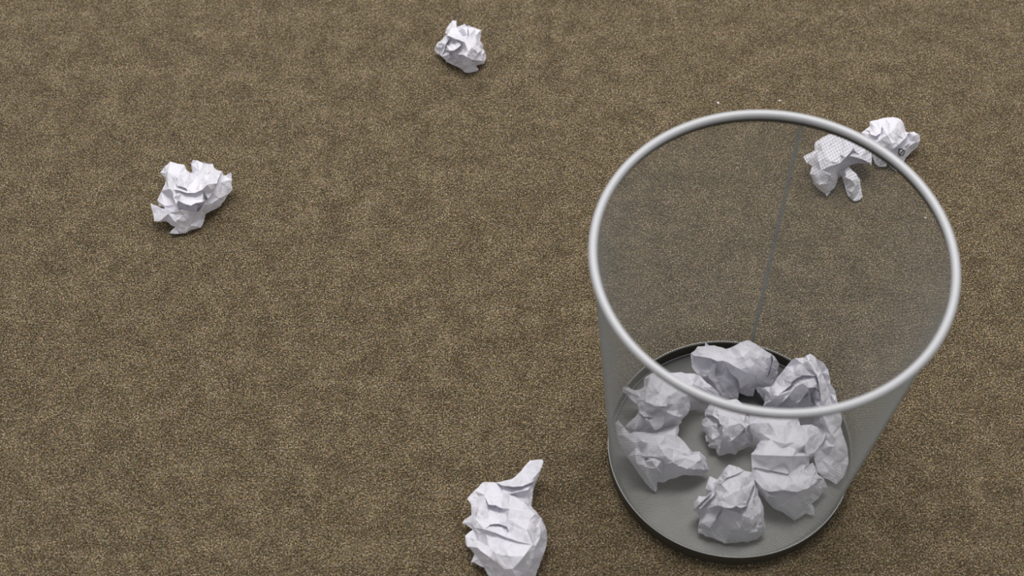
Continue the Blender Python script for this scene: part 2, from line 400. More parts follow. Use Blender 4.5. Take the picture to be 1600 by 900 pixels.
# ------------------------------------------------------------------ crumpled papers
# verts: x y z triples in tenths of a millimetre from the point the paper rests at
PAPER_SHAPES = {
  'A': dict(at=(-0.2776, 0.8579, 0.0), verts='-207 365 220 -140 356 200 -88 360 180 -71 321 170 -34 273 180 -13 284 160 -26 351 200 -9 364 240 34 361 240 78 353 220 158 372 180 167 346 160 197 305 180 245 290 180 255 274 140 278 259 160 321 237 220 340 229 250 346 188 200 348 123 140 312 86 120 285 43 100 250 -11 80 185 -71 100 129 -96 80 115 -137 50 107 -164 40 87 -207 30 51 -219 30 11 -244 50 -34 -271 40 -88 -278 40 -170 -285 60 -130 -254 80 -121 -239 90 -172 -203 80 -208 -184 100 -249 -198 120 -298 -204 120 -300 -170 160 -310 -143 200 -321 -104 240 -293 -101 220 -249 -108 180 -214 -93 150 -220 -66 160 -281 -25 100 -298 29 120 -264 80 160 -236 145 180 -234 215 180 -303 303 140 -99 185 280 -116 64 320 -83 79 360 -19 0 420 23 -86 400 73 220 280 201 98 380 247 68 360 247 144 320 265 108 260 250 43 240 -111 -31 340 -72 -114 300 -37 -91 360 19 -128 350 76 -109 200 250 -18 200 191 -75 200 117 -131 160 -142 -210 200 -164 -177 200 -29 -213 220 -75 -246 140 91 -170 80 60 -226 80 -74 -17 380 -15 -53 410 11 -62 400 -87 14 330 -33 -7 340 -5 -23 340 -64 -63 380 16 -106 400 88 -106 400 153 -84 420 -78 -31 330 1 -67 340 76 -67 340 144 -53 370 -48 -152 340 8 -190 350 55 -204 350 97 -175 350 150 -164 350 185 -106 320 -79 -70 220 -29 -86 200 18 -94 190 66 -79 210 123 -75 220 166 -38 220 -141 -18 320 -114 -88 310 -90 -145 280 -81 -177 250 -173 61 210 -154 13 170 -129 -45 140 -113 -99 140 175 -112 310 132 -134 250 90 -140 180 144 -21 190 102 -51 140 70 -86 110 215 -39 320 258 15 370 266 119 340 206 3 260 236 102 250 243 215 210 14 -199 270 -50 -193 270 -110 -190 240 -191 -138 200 -3 -142 200 -76 -115 170 -138 -104 130 -211 -75 120 -207 339 230 -202 212 260 -191 101 270 -166 18 290 153 74 410 179 -3 440 197 -64 460 -114 -182 220 -107 -245 170 -24 -197 260 14 -221 200 11 -241 110 68 -151 180 77 -165 90 -78 104 350 14 34 420 80 96 360 165 -85 270 150 -45 222 155 -93 269 -206 -94 4 -205 -116 4 -213 -76 4 -220 -50 4 -201 -48 4 -154 -25 4 -150 -43 4 -205 38 4 -194 2 4 -183 71 4 -146 -103 4 -173 -112 4 -164 114 4 -163 160 4 -208 218 4 -145 259 4 -67 -165 4 -55 230 4 -66 256 4 -94 -149 4 -120 -169 4 -88 -139 4 -122 -116 4 -101 254 4 -1 -142 4 -17 206 4 43 251 4 25 -126 4 -25 250 4 -14 259 4 14 257 4 175 189 4 220 143 4 216 170 4 197 75 4 221 100 4 204 175 4 157 12 4 180 47 4 160 199 4 154 210 4 114 -28 4 122 220 4 49 -118 4 62 -89 4 67 -72 4 77 -45 4 102 247 4 96 264 4 -31 -160 4 -31 198 4 -172 -53 4',
    faces='39,38,37 37,43,39 40,39,43 41,40,42 126,130,44 45,44,130 43,37,126 126,44,43 47,46,45 45,48,47 103,104,63 71,138,72 138,125,72 130,126,129 108,104,107 104,103,107 134,107,103 103,63,134 35,71,36 71,72,36 37,36,72 126,37,72 48,45,108 108,107,48 107,134,48 49,48,134 134,133,49 50,49,133 51,50,132 132,131,51 131,0,51 110,106,109 105,109,106 80,77,53 145,52,54 97,64,105 53,77,54 73,140,124 140,73,141 84,82,81 82,79,81 78,81,79 55,78,79 74,31,30 139,74,73 106,110,129 105,106,128 97,105,128 128,98,97 98,92,97 92,91,97 64,97,91 91,65,64 65,88,87 80,83,81 77,80,81 81,78,77 78,55,77 54,77,55 145,54,55 3,2,52 1,52,2 33,32,31 34,33,31 31,74,34 74,139,34 35,34,139 71,35,139 138,71,139 139,73,138 110,109,129 130,129,109 45,130,109 108,45,109 104,108,109 64,65,104 65,87,104 63,104,87 87,83,63 83,80,63 80,53,63 134,63,53 133,134,53 50,133,132 53,54,132 54,52,132 52,1,132 131,132,1 0,131,1 28,76,29 142,29,76 143,99,127 4,146,5 113,144,70 70,112,113 116,113,112 112,115,116 67,116,115 100,67,115 115,101,100 101,95,100 94,100,95 8,57,9 76,28,27 27,75,76 75,144,76 142,76,144 141,142,144 143,141,144 144,113,143 113,116,143 116,67,143 99,143,67 67,100,99 93,99,100 100,94,93 66,93,94 89,66,94 94,95,89 95,90,89 85,89,90 90,86,85 86,147,85 5,146,147 147,57,5 6,5,57 57,8,6 7,6,8 96,111,102 102,120,96 120,117,96 136,137,59 59,58,136 135,136,58 58,11,135 15,14,61 18,17,16 20,19,61 19,18,61 15,61,18 18,16,15 68,22,21 21,20,68 62,68,20 20,61,62 121,62,61 121,61,122 61,14,122 14,13,122 119,122,13 60,119,13 12,60,13 69,23,22 22,68,69 102,69,68 120,102,68 68,62,120 62,121,120 137,117,118 59,137,118 119,60,59 58,59,60 60,12,58 11,58,12 75,27,26 26,25,75 144,75,25 70,144,25 25,24,70 112,70,24 24,23,112 23,69,112 101,115,150 90,95,114 114,96,90 96,117,90 117,137,90 86,90,137 137,136,86 147,86,136 136,135,147 57,147,135 9,57,135 135,11,9 11,10,9 29,142,30 74,30,142 142,141,74 73,74,141 141,143,123 143,127,123 98,128,127 127,99,98 99,93,98 92,98,93 93,66,92 91,92,66 65,91,66 88,65,66 66,89,88 89,85,88 82,84,56 79,82,56 56,85,79 85,147,79 147,146,79 55,79,146 145,55,146 52,145,146 3,52,146 146,4,3 84,81,83 85,56,84 84,88,85 83,87,84 88,84,87 114,95,149 95,101,150 105,64,104 109,105,104 102,111,148 69,102,148 112,69,148 96,114,149 111,96,149 150,148,149 148,111,149 149,95,150 112,148,150 115,112,150 59,118,119 117,120,118 121,118,120 122,119,118 118,121,122 124,140,123 123,127,124 128,124,127 73,124,138 125,138,124 72,125,126 125,129,126 129,125,124 124,128,129 128,106,129 133,53,132 123,140,141 40,43,42 38,39,151,152 37,38,152,162 39,40,153,151 40,41,154,153 41,42,155,154 44,45,156,157 43,44,157,202 46,47,158,159 45,46,159,156 47,48,160,158 35,36,161,173 36,37,162,161 48,49,163,160 49,50,164,163 50,51,165,164 51,0,166,165 30,31,167,200 2,3,168,169 1,2,169,174 32,33,170,171 31,32,171,167 33,34,172,170 34,35,173,172 0,1,174,166 28,29,175,178 4,5,176,201 8,9,177,181 27,28,178,194 5,6,179,176 6,7,180,179 7,8,181,180 14,15,182,190 17,18,183,184 16,17,184,187 19,20,185,186 18,19,186,183 15,16,187,182 21,22,188,189 20,21,189,185 13,14,190,191 12,13,191,193 22,23,192,188 11,12,193,198 26,27,194,195 25,26,195,196 24,25,196,197 23,24,197,192 10,11,198,199 9,10,199,177 29,30,200,175 3,4,201,168 42,43,202,155 162,152,151 151,202,162 202,151,153 153,155,202 155,153,154 158,160,159 173,161,157 167,170,172 172,200,167 174,169,168 171,170,167 172,173,157 161,162,202 202,157,161 156,159,160 156,160,163 164,174,168 164,166,174 166,164,165 181,176,179 179,180,181 195,194,178 178,196,195 177,176,181 193,191,190 183,187,184 185,183,186 183,185,182 182,187,183 189,193,190 190,185,189 190,182,185 192,197,201 192,201,176 176,188,192 176,189,188 176,193,189 193,176,177 177,198,193 198,177,199 175,200,172 172,178,175 178,172,157 157,196,178 157,197,196 197,157,156 156,201,197 201,156,163 201,163,164 201,164,168', ink=[]),
  'B': dict(at=(-0.0467, 1.0307, 0.0), verts='-86 277 220 -48 275 220 -51 217 200 -13 213 220 32 220 240 49 226 200 70 219 220 94 217 200 131 221 180 180 198 180 180 175 140 173 97 140 201 69 120 195 19 120 215 5 110 226 -32 90 222 -78 70 209 -99 50 136 -113 40 159 -156 30 147 -161 20 64 -175 10 33 -170 10 16 -152 20 -74 -106 40 -143 -74 50 -146 -69 70 -181 -37 80 -206 0 80 -217 3 60 -252 50 80 -248 55 100 -219 79 140 -185 88 160 -137 143 180 -152 162 180 -137 203 200 -85 136 280 11 136 280 56 -80 340 81 27 300 -86 -40 130 -58 -94 130 -111 -110 190 15 -144 260 -26 -162 250 71 -197 330 91 -179 300 196 -84 160 189 -121 120 155 -139 120 12 -156 150 -2 -157 110 -31 -122 80 -175 -2 170 -198 5 100 -15 -156 160 -111 -128 170 -94 -78 70 -55 -164 170 -32 -114 60 -7 -182 180 65 -160 50 -128 -86 100 115 -187 150 -5 -142 40 -129 25 300 -88 -19 330 -39 -55 340 17 -104 360 -136 108 200 -95 72 220 -45 18 250 11 -40 280 -100 -150 290 -58 -163 310 -24 -150 330 -2 -145 350 -106 -34 150 -63 -38 160 -26 -42 200 -3 -53 240 -151 -21 160 -138 -1 220 -113 28 240 -149 22 110 -137 67 140 -112 86 170 19 25 280 -21 90 280 -43 172 240 20 101 200 -21 166 200 -41 229 180 16 -188 280 58 -243 310 97 -213 240 130 -181 200 10 -107 180 51 -127 170 92 -133 140 127 -119 120 59 58 260 58 163 250 63 112 200 61 217 190 157 -144 250 190 -56 190 158 -71 160 191 -9 130 -88 -9 320 37 -118 370 105 -154 340 113 126 250 134 90 230 133 -63 270 -136 181 220 -118 50 290 -211 56 160 -174 8 210 -119 35 230 25 -175 120 93 -157 110 154 -164 40 -141 21 4 -164 51 4 -162 55 4 -143 70 4 -134 18 4 -120 77 4 -94 -27 4 -117 -6 4 -98 125 4 -89 153 4 -6 159 4 -32 162 4 -30 200 4 -92 -30 4 -55 202 4 48 163 4 24 -94 4 13 -82 4 34 168 4 89 165 4 151 -3 4 144 22 4 140 -47 4 149 -33 4 99 -88 4 107 -84 4 92 -56 4 131 31 4 135 64 4 117 82 4 121 134 4 121 149 4 44 -97 4 64 162 4 -47 -51 4 24 163 4 -88 113 4',
    faces='29,28,30 28,55,30 31,30,55 32,31,118 85,82,27 55,28,27 27,82,55 82,54,55 31,55,54 118,31,54 54,119,118 119,33,118 32,118,33 66,34,70 57,43,63 87,84,86 120,84,70 34,66,117 25,63,26 27,26,63 63,43,27 85,27,43 74,86,85 82,85,86 86,83,82 54,82,83 119,54,83 83,120,119 120,70,33 34,117,35 117,116,35 116,36,35 24,59,58 59,42,58 78,41,79 2,0,37 61,56,53 80,81,76 81,77,76 89,92,90 93,90,92 92,3,93 60,53,24 59,24,53 53,56,59 42,59,56 56,45,42 41,42,45 79,41,45 45,80,79 75,79,80 80,76,75 72,75,76 76,77,72 71,72,68 67,71,68 110,67,68 69,111,68 37,110,89 89,90,37 2,37,90 90,93,2 93,3,2 0,2,1 24,58,25 63,25,58 57,63,58 58,42,57 42,41,57 43,57,41 41,78,43 85,43,78 74,85,78 78,75,74 86,74,75 87,86,75 75,72,87 72,71,87 84,87,71 70,84,71 66,70,71 117,66,110 110,37,117 116,117,37 36,116,37 37,0,36 23,121,65 52,65,121 51,52,121 111,69,73 104,103,102 104,102,39 47,46,95 104,39,40 40,105,104 103,104,105 5,103,105 105,6,5 21,62,22 23,22,62 121,23,62 100,99,121 51,121,99 98,51,99 94,98,99 99,95,94 95,46,94 44,94,46 88,111,39 91,88,39 39,102,91 38,91,102 102,103,38 103,5,38 5,4,38 64,122,18 18,50,64 101,64,50 50,97,101 96,101,97 114,8,113 7,113,8 106,108,107 15,14,48 109,48,14 13,109,14 17,16,49 16,15,49 15,48,49 108,49,48 48,109,108 107,108,109 109,13,107 123,20,19 18,123,19 50,18,17 17,49,50 97,50,49 49,108,97 108,106,97 115,112,106 106,107,115 107,13,115 13,12,115 12,11,115 114,115,11 11,10,114 10,9,114 8,114,9 62,21,20 62,20,122 121,62,122 100,121,122 122,64,100 64,101,100 101,96,100 99,100,96 95,99,96 47,95,96 96,97,47 97,106,47 106,112,47 46,47,112 111,46,112 39,111,112 112,115,39 40,39,115 115,114,40 114,113,40 105,40,113 113,7,105 6,105,7 23,65,24 60,24,65 65,52,60 53,60,52 61,53,52 52,51,61 56,61,51 51,98,56 45,56,98 98,94,45 94,44,45 80,45,44 81,80,44 44,46,81 46,111,81 111,73,81 77,81,73 72,77,73 73,69,72 68,72,69 92,89,88 88,91,92 91,38,92 3,92,38 38,4,3 67,110,66 71,67,66 79,75,78 84,120,83 83,86,84 89,110,88 111,88,110 110,68,111 33,119,120 123,18,122 20,123,122 70,34,33 28,29,124,128 29,30,125,124 30,31,126,125 31,32,127,126 27,28,128,131 32,33,129,127 25,26,130,137 26,27,131,130 34,35,132,160 35,36,133,132 2,3,134,135 1,2,135,136 0,1,136,138 24,25,137,158 36,0,138,133 5,6,139,142 21,22,140,156 22,23,141,140 4,5,142,159 7,8,143,157 14,15,144,145 13,14,145,151 16,17,146,147 15,16,147,144 19,20,148,149 18,19,149,150 17,18,150,146 12,13,151,152 11,12,152,153 10,11,153,154 9,10,154,155 8,9,155,143 20,21,156,148 6,7,157,139 23,24,158,141 3,4,159,134 33,34,160,129 124,125,126 126,127,124 131,128,129 129,130,131 128,124,127 127,129,128 160,134,158 160,135,134 135,160,133 135,133,138 138,136,135 130,158,137 130,160,158 160,130,129 132,133,160 156,150,148 139,159,142 151,145,144 152,151,153 149,148,150 150,147,146 150,144,147 150,151,144 153,159,139 153,139,157 157,154,153 154,157,143 143,155,154 141,156,140 141,150,156 150,141,158 158,151,150 158,153,151 153,158,134 134,159,153', ink=[]),
  'C': dict(at=(-0.004, 0.551, 0.0), verts='178 513 220 277 490 280 282 467 280 255 414 240 216 359 180 199 256 140 190 169 120 262 26 220 303 -72 200 304 -145 180 282 -232 140 250 -307 100 217 -395 90 152 -471 80 67 -506 80 -30 -479 70 -94 -433 70 -143 -379 80 -170 -321 80 -235 -287 80 -273 -272 60 -246 -214 100 -307 -146 80 -319 -72 100 -259 -28 120 -343 44 80 -326 65 100 -271 87 140 -272 172 140 -306 226 140 -251 273 180 -185 336 200 -86 323 220 35 361 200 112 434 200 -129 282 260 -74 164 280 -217 225 180 -215 97 220 -237 23 200 67 276 200 111 225 180 155 198 160 110 30 360 13 -34 320 -8 -151 320 -18 -234 350 -125 -253 290 -212 -210 220 -213 -104 220 -225 -135 160 -247 -39 180 -281 28 140 173 -72 400 151 -188 450 216 -132 380 193 -294 430 249 -207 240 129 -385 430 14 -376 410 -82 -326 350 45 -456 360 -114 -355 260 152 -429 220 66 -499 250 -29 -466 200 -83 -411 180 -213 -269 120 222 451 240 200 361 200 -36 255 310 45 253 290 122 272 260 199 329 220 -37 305 200 45 302 180 124 312 170 202 359 150 29 212 250 165 241 260 30 237 190 167 266 200 185 28 340 137 76 370 78 122 360 24 161 330 191 117 160 141 172 180 80 205 200 25 229 200 -139 117 260 -84 102 280 -41 78 280 -141 151 180 -87 150 170 -44 117 190 -125 -44 250 -62 -48 270 2 -81 290 18 -127 300 -125 -26 200 -63 -20 200 0 -52 220 13 -106 250 -168 -118 320 -93 -155 350 -8 -205 370 88 -263 420 -171 -95 260 -95 -132 290 -9 -187 320 86 -253 390 -222 -235 250 -124 -343 310 -18 -443 330 66 -482 290 248 -118 350 250 -183 340 216 -291 400 193 -363 330 162 -415 240 200 488 240 156 398 200 111 325 260 24 39 340 110 2 380 217 -2 340 -185 325 210 -172 202 250 -139 52 240 -36 256 300 -31 205 270 -134 198 260 -36 278 254 -221 45 4 -184 60 4 -208 -94 4 -231 32 4 -160 -187 4 -186 -177 4 -168 -139 4 -216 -45 4 -176 -16 4 -185 116 4 -207 152 4 -171 183 4 -127 225 4 -67 -283 4 -99 -248 4 -117 -210 4 -62 216 4 39 -331 4 69 289 4 120 114 4 196 -93 4 194 -45 4 181 -150 4 163 276 4 181 311 4 138 -258 4 160 -200 4 168 19 4 126 172 4 138 239 4 177 326 4 95 -309 4 112 341 4 -25 -313 4 18 241 4',
    faces='26,25,52 52,27,26 21,112,22 52,25,24 24,51,52 51,39,52 27,52,39 90,132,128 49,50,108 37,38,128 18,67,19 20,19,67 21,20,67 112,21,67 112,67,113 48,50,112 22,112,50 23,22,50 24,23,50 50,49,24 51,24,49 49,108,51 108,104,51 39,51,104 129,38,39 27,39,38 28,27,38 38,37,28 29,28,37 30,29,37 37,128,30 128,127,30 127,31,30 113,62,114 47,113,60 105,101,100 96,100,101 130,70,74 102,98,97 15,65,16 66,16,65 65,114,66 62,66,114 114,59,60 59,46,60 47,60,46 109,47,46 46,110,109 110,106,109 101,105,45 45,102,101 102,97,101 96,101,97 95,92,94 91,94,92 36,91,92 92,131,36 131,74,32 74,70,32 16,66,17 18,17,66 66,62,18 62,113,18 67,18,113 113,47,48 50,48,47 108,50,47 47,109,108 104,108,109 109,105,104 105,100,104 100,96,104 39,104,96 129,39,96 96,97,129 97,95,129 95,94,129 93,129,94 90,93,94 94,91,90 91,36,90 132,90,36 128,132,35 127,128,35 31,127,35 35,32,31 80,78,89 75,40,76 88,41,80 40,75,78 84,43,83 41,88,87 64,14,13 13,63,64 115,64,63 61,115,63 107,54,99 124,44,125 125,43,124 43,84,124 85,124,84 80,89,88 72,123,71 33,71,123 123,34,33 86,6,87 6,5,42 81,42,5 5,77,81 79,81,77 73,69,122 9,8,117 116,117,8 7,116,8 57,118,10 10,9,57 9,117,57 117,116,55 116,7,55 3,2,68 2,1,68 12,11,120 119,120,11 11,10,119 10,118,119 56,119,118 56,118,117 55,7,53 7,126,53 86,82,126 6,86,126 126,7,6 77,5,4 73,77,4 69,73,4 4,3,69 3,68,69 122,69,68 121,122,68 68,1,121 0,121,1 63,13,12 12,120,63 61,63,120 58,61,120 120,119,58 119,56,58 111,58,56 107,111,56 54,107,56 56,117,54 117,55,54 55,53,54 44,54,53 125,44,53 53,126,125 43,125,82 6,42,87 41,87,42 42,81,41 79,77,76 77,73,72 123,72,73 73,122,123 34,123,122 122,121,34 121,0,34 14,64,15 65,15,64 64,115,65 114,65,115 59,114,61 61,58,59 58,111,59 46,59,111 110,46,111 106,110,111 111,107,106 107,99,106 99,103,106 45,106,103 102,45,103 103,99,102 98,102,99 99,54,98 54,44,98 97,98,44 95,97,44 44,124,95 92,95,124 124,85,92 131,92,85 85,89,131 89,78,131 74,131,133 130,74,133 75,71,130 70,130,71 71,33,70 32,70,33 71,75,72 76,72,75 72,76,77 76,40,79 40,78,79 81,79,78 78,80,81 41,81,80 83,43,82 82,86,83 87,83,86 88,84,83 83,87,88 89,85,84 84,88,89 106,45,105 105,109,106 48,112,113 60,113,114 115,61,114 118,57,117 126,82,125 93,90,128 129,93,128 38,129,128 75,130,133 78,75,133 131,78,133 36,131,132 35,132,131 32,35,131 25,26,134,137 26,27,135,134 21,22,136,140 24,25,137,142 18,19,138,149 19,20,139,138 20,21,140,139 22,23,141,136 23,24,142,141 27,28,143,135 28,29,144,143 29,30,145,144 30,31,146,145 15,16,147,167 16,17,148,147 17,18,149,148 31,32,150,146 13,14,151,165 33,34,152,168 5,6,153,162 8,9,154,155 7,8,155,161 9,10,156,154 2,3,157,158 1,2,158,164 11,12,159,160 10,11,160,156 6,7,161,153 4,5,162,163 3,4,163,157 0,1,164,166 12,13,165,159 34,0,166,152 14,15,167,151 32,33,168,150 149,138,140 145,146,150 139,140,138 136,142,140 142,136,141 142,137,134 142,134,135 150,135,143 143,145,150 145,143,144 165,151,167 168,162,153 168,163,162 163,168,152 161,154,156 161,155,154 157,164,158 159,165,167 157,163,152 157,152,166 166,164,157 147,159,167 147,160,159 160,147,148 160,148,149 149,156,160 149,161,156 161,149,140 161,140,142 142,153,161 153,142,135 153,135,150 150,168,153', ink=[]),
  'D': dict(at=(0.2867, 0.8911, 0.0), verts='-50 323 240 43 359 200 99 275 220 154 251 220 228 214 220 286 144 200 280 35 160 253 38 180 173 65 160 98 81 100 103 14 140 135 -71 180 167 -101 140 179 -143 100 195 -218 40 170 -241 30 130 -258 30 107 -246 30 69 -213 50 55 -164 80 41 -68 80 33 -8 80 2 17 80 -11 -56 80 -27 -101 60 -74 -154 50 -113 -197 20 -126 -175 30 -171 -154 50 -228 -104 80 -241 -74 120 -269 -56 160 -241 13 180 -286 50 180 -315 101 200 -255 128 220 -214 153 220 -209 223 240 -136 284 240 -168 163 300 -149 -28 360 -211 -45 320 -192 -111 280 -111 -91 380 -30 8 360 0 18 300 -26 -14 200 51 65 80 161 58 280 158 132 120 229 122 260 -116 -143 260 -136 -179 180 -71 -104 240 -212 -146 200 -231 -113 220 52 -35 180 76 -20 160 115 -188 160 89 -229 120 149 -209 60 -59 -116 160 -120 -120 360 -38 -83 350 21 -8 330 89 79 320 -100 -65 280 17 80 130 74 142 130 118 152 220 66 57 270 120 37 280 180 28 260 257 34 200 100 159 130 154 139 140 209 115 140 273 82 130 -222 67 280 -174 69 340 -118 84 360 7 100 340 -245 -104 160 -202 -183 170 -123 -181 100 35 318 220 63 182 260 102 124 300 -191 -33 320 -118 -100 360 32 -114 190 81 -165 210 164 -125 140 -292 92 170 -244 106 190 -222 -58 90 -244 -56 130 -217 17 150 -150 -69 4 -267 66 150 -192 142 190 -187 210 210 -123 263 210 -24 -93 48 -7 -37 4 -49 -102 4 35 335 170 -83 -116 4 -74 -131 4 -112 -102 4 -40 300 210 78 8 110 63 -195 38 50 -150 68 38 -62 68 86 -171 4 274 37 148 260 62 150 262 137 170 113 -159 4 129 -144 4 155 -149 70 179 89 130 80 -184 9 146 -114 110 113 -83 150 83 101 70 212 194 190 143 228 190 30 -7 68 1 11 4 81 257 190',
    faces='34,33,35 29,82,30 82,55,30 31,30,55 55,32,31 41,42,88 78,41,88 88,79,78 28,83,29 82,29,83 55,82,54 54,42,55 32,55,42 42,41,32 41,78,32 33,32,78 35,33,78 36,35,78 78,79,36 79,39,36 37,36,39 39,38,37 52,84,25 89,43,40 61,24,23 53,61,23 23,22,53 22,46,53 52,25,24 24,61,52 51,52,61 61,53,51 66,51,53 53,46,66 46,67,66 63,44,43 40,43,44 80,40,44 0,80,85 85,1,0 27,26,25 25,84,27 28,27,84 83,28,84 84,52,83 54,83,52 52,51,54 42,54,51 51,66,42 66,62,42 88,42,62 62,89,88 89,40,88 79,88,40 40,80,79 39,79,80 38,39,80 80,0,38 9,57,10 69,87,65 17,59,18 19,18,59 20,19,91 90,20,91 91,57,90 56,90,57 57,9,56 47,56,9 9,74,68 74,70,68 86,81,65 65,87,86 87,2,86 15,60,16 73,6,5 77,7,6 6,73,77 7,77,76 73,5,72 5,50,72 48,72,50 4,48,50 50,5,4 60,15,14 14,13,60 58,60,13 92,58,13 12,92,13 7,76,8 49,8,76 75,49,76 16,60,17 59,17,60 60,58,59 19,59,58 91,19,58 58,92,91 92,12,91 12,11,91 57,91,11 10,57,11 8,49,9 74,9,49 49,75,74 70,74,75 75,71,70 69,70,71 71,48,69 87,69,48 48,4,87 4,3,87 2,87,3 20,90,21 90,56,21 56,47,21 22,21,47 46,22,47 67,46,47 47,9,67 9,68,67 63,67,68 68,64,63 44,63,45 45,64,44 80,44,81 85,80,81 81,86,85 86,2,85 1,85,2 43,89,63 89,62,63 64,45,63 44,64,81 65,81,64 62,66,63 67,63,66 69,65,64 64,68,69 70,69,68 72,48,71 71,75,72 76,72,75 72,76,73 77,73,76 83,54,82 33,34,93,99 34,35,94,93 29,30,95,98 30,31,96,95 31,32,97,96 28,29,98,109 32,33,99,97 35,36,100,94 36,37,101,100 37,38,102,101 23,24,103,104 22,23,104,130 24,25,105,103 0,1,106,110 26,27,107,108 25,26,108,105 27,28,109,107 38,0,110,102 9,10,111,126 17,18,112,123 18,19,113,112 19,20,114,113 15,16,115,119 5,6,116,118 6,7,117,116 4,5,118,127 14,15,119,120 13,14,120,121 12,13,121,124 7,8,122,117 16,17,123,115 11,12,124,125 10,11,125,111 8,9,126,122 3,4,127,128 2,3,128,131 20,21,129,114 21,22,130,129 1,2,131,106 94,99,93 98,95,97 96,97,95 97,99,94 94,100,97 105,108,107 109,105,107 105,104,103 104,105,109 98,104,109 98,130,104 130,98,97 130,97,100 102,100,101 123,112,113 113,115,123 113,119,115 120,124,121 124,120,125 116,117,118 122,118,117 118,122,127 128,127,122 119,125,120 125,119,113 125,113,114 125,114,111 126,128,122 128,126,131 129,111,114 111,129,130 130,126,111 126,130,100 126,100,102 126,102,110 110,131,126 110,106,131', ink=[]),
  'E': dict(at=(0.3342, 0.9182, 0.0), verts='-179 177 260 -114 180 280 -39 188 300 25 194 300 95 180 280 119 146 260 140 91 220 174 101 200 208 93 220 258 76 200 270 39 160 245 -3 120 201 -22 80 156 -52 40 140 -82 30 61 -195 10 21 -173 30 -23 -129 60 -37 -157 40 -103 -164 50 -132 -141 60 -153 -99 100 -226 6 140 -250 101 200 -218 116 220 -180 137 240 -149 77 300 -112 -62 320 -28 -40 400 44 -50 320 83 3 300 174 39 160 200 22 260 219 -4 200 151 -19 140 90 -84 160 72 -105 140 -53 -116 280 -86 -100 260 -182 72 260 -192 85 220 -31 -120 160 51 -132 80 -92 -145 160 -121 -111 180 22 -170 50 -95 73 320 -21 -151 290 37 -118 310 96 -49 300 142 45 250 19 -55 160 84 -5 160 138 50 170 167 97 180 -197 0 300 -164 -42 330 -120 -21 350 -183 42 240 -145 7 260 -101 21 290 -118 165 290 -122 -25 350 -146 -75 290 -42 174 310 -76 -73 380 -37 -129 340 19 58 370 56 -52 330 6 -107 330 65 -54 310 -119 -14 339 -120 -17 331 -138 84 4 -159 74 4 -113 98 4 -112 125 4 -69 126 4 -19 -95 4 -62 -100 4 -81 -85 4 -95 -57 4 -143 12 4 -20 132 4 69 126 4 167 6 4 184 34 4 143 70 4 177 58 4 109 -27 4 139 -6 4 121 74 4 46 -121 4 98 -46 4 98 68 4 85 104 4 20 -107 4 23 136 4 -9 -77 4',
    faces='40,24,23 23,22,58 40,23,58 58,55,40 26,39,56 58,22,63 63,59,58 59,56,58 55,58,56 56,39,55 40,55,39 24,40,39 25,24,39 39,26,25 0,25,26 26,61,0 61,1,0 57,62,60 60,46,57 18,17,19 43,19,17 17,41,43 44,43,41 38,44,41 41,37,38 27,38,37 37,66,27 66,65,27 60,27,65 46,60,65 19,43,20 21,20,43 43,44,21 22,21,44 63,22,44 44,38,63 38,27,63 59,63,72 56,59,62 56,62,71 26,56,71 46,64,61 1,61,64 64,2,1 15,42,45 53,49,52 70,68,29 36,35,51 35,52,51 52,48,51 47,51,48 69,47,48 48,70,69 70,29,69 28,69,29 29,68,28 3,67,4 49,53,54 54,50,49 11,10,33 32,33,10 10,9,32 33,32,31 8,7,32 32,9,8 34,13,12 12,11,34 11,33,34 33,31,34 53,34,31 54,53,31 31,32,54 32,7,54 50,54,7 6,50,7 42,15,14 36,42,14 14,13,36 35,36,13 13,34,35 52,35,34 34,53,52 68,70,49 30,68,49 49,50,30 50,6,30 6,5,30 67,30,5 4,67,5 15,45,16 45,42,17 41,17,42 42,36,41 36,51,41 51,47,41 37,41,47 66,37,47 47,69,66 65,66,69 69,28,65 46,65,64 28,67,64 67,3,64 2,64,3 70,48,49 48,52,49 62,59,72 57,46,71 46,61,71 61,26,71 62,57,71 60,62,72 27,60,72 63,27,72 65,28,64 68,30,67 67,28,68 16,45,17 23,24,73,74 22,23,74,82 24,25,75,73 25,0,76,75 0,1,77,76 17,18,78,98 18,19,79,78 19,20,80,79 20,21,81,80 21,22,82,81 1,2,83,77 3,4,84,97 10,11,85,86 9,10,86,88 7,8,87,91 8,9,88,87 12,13,89,90 11,12,90,85 6,7,91,94 14,15,92,93 13,14,93,89 5,6,94,95 4,5,95,84 15,16,96,92 2,3,97,83 16,17,98,96 73,82,74 82,75,81 75,82,73 79,98,78 98,79,80 81,98,80 81,83,98 81,77,83 77,81,75 77,75,76 97,95,94 95,97,84 86,85,87 87,88,86 90,87,85 87,90,91 94,90,89 94,91,90 96,93,92 93,96,98 98,89,93 98,94,89 94,98,83 83,97,94', ink=[[[49, -86, 195], [66, -76, 190], [92, -72, 180], [111, -81, 165], [110, -94, 150], [95, -111, 140], [70, -119, 150], [57, -106, 165], [58, -89, 180], [71, -77, 186]], [[64, -118, 160], [105, -77, 175]], [[117, -53, 180], [142, -32, 175], [160, -9, 175]]]),
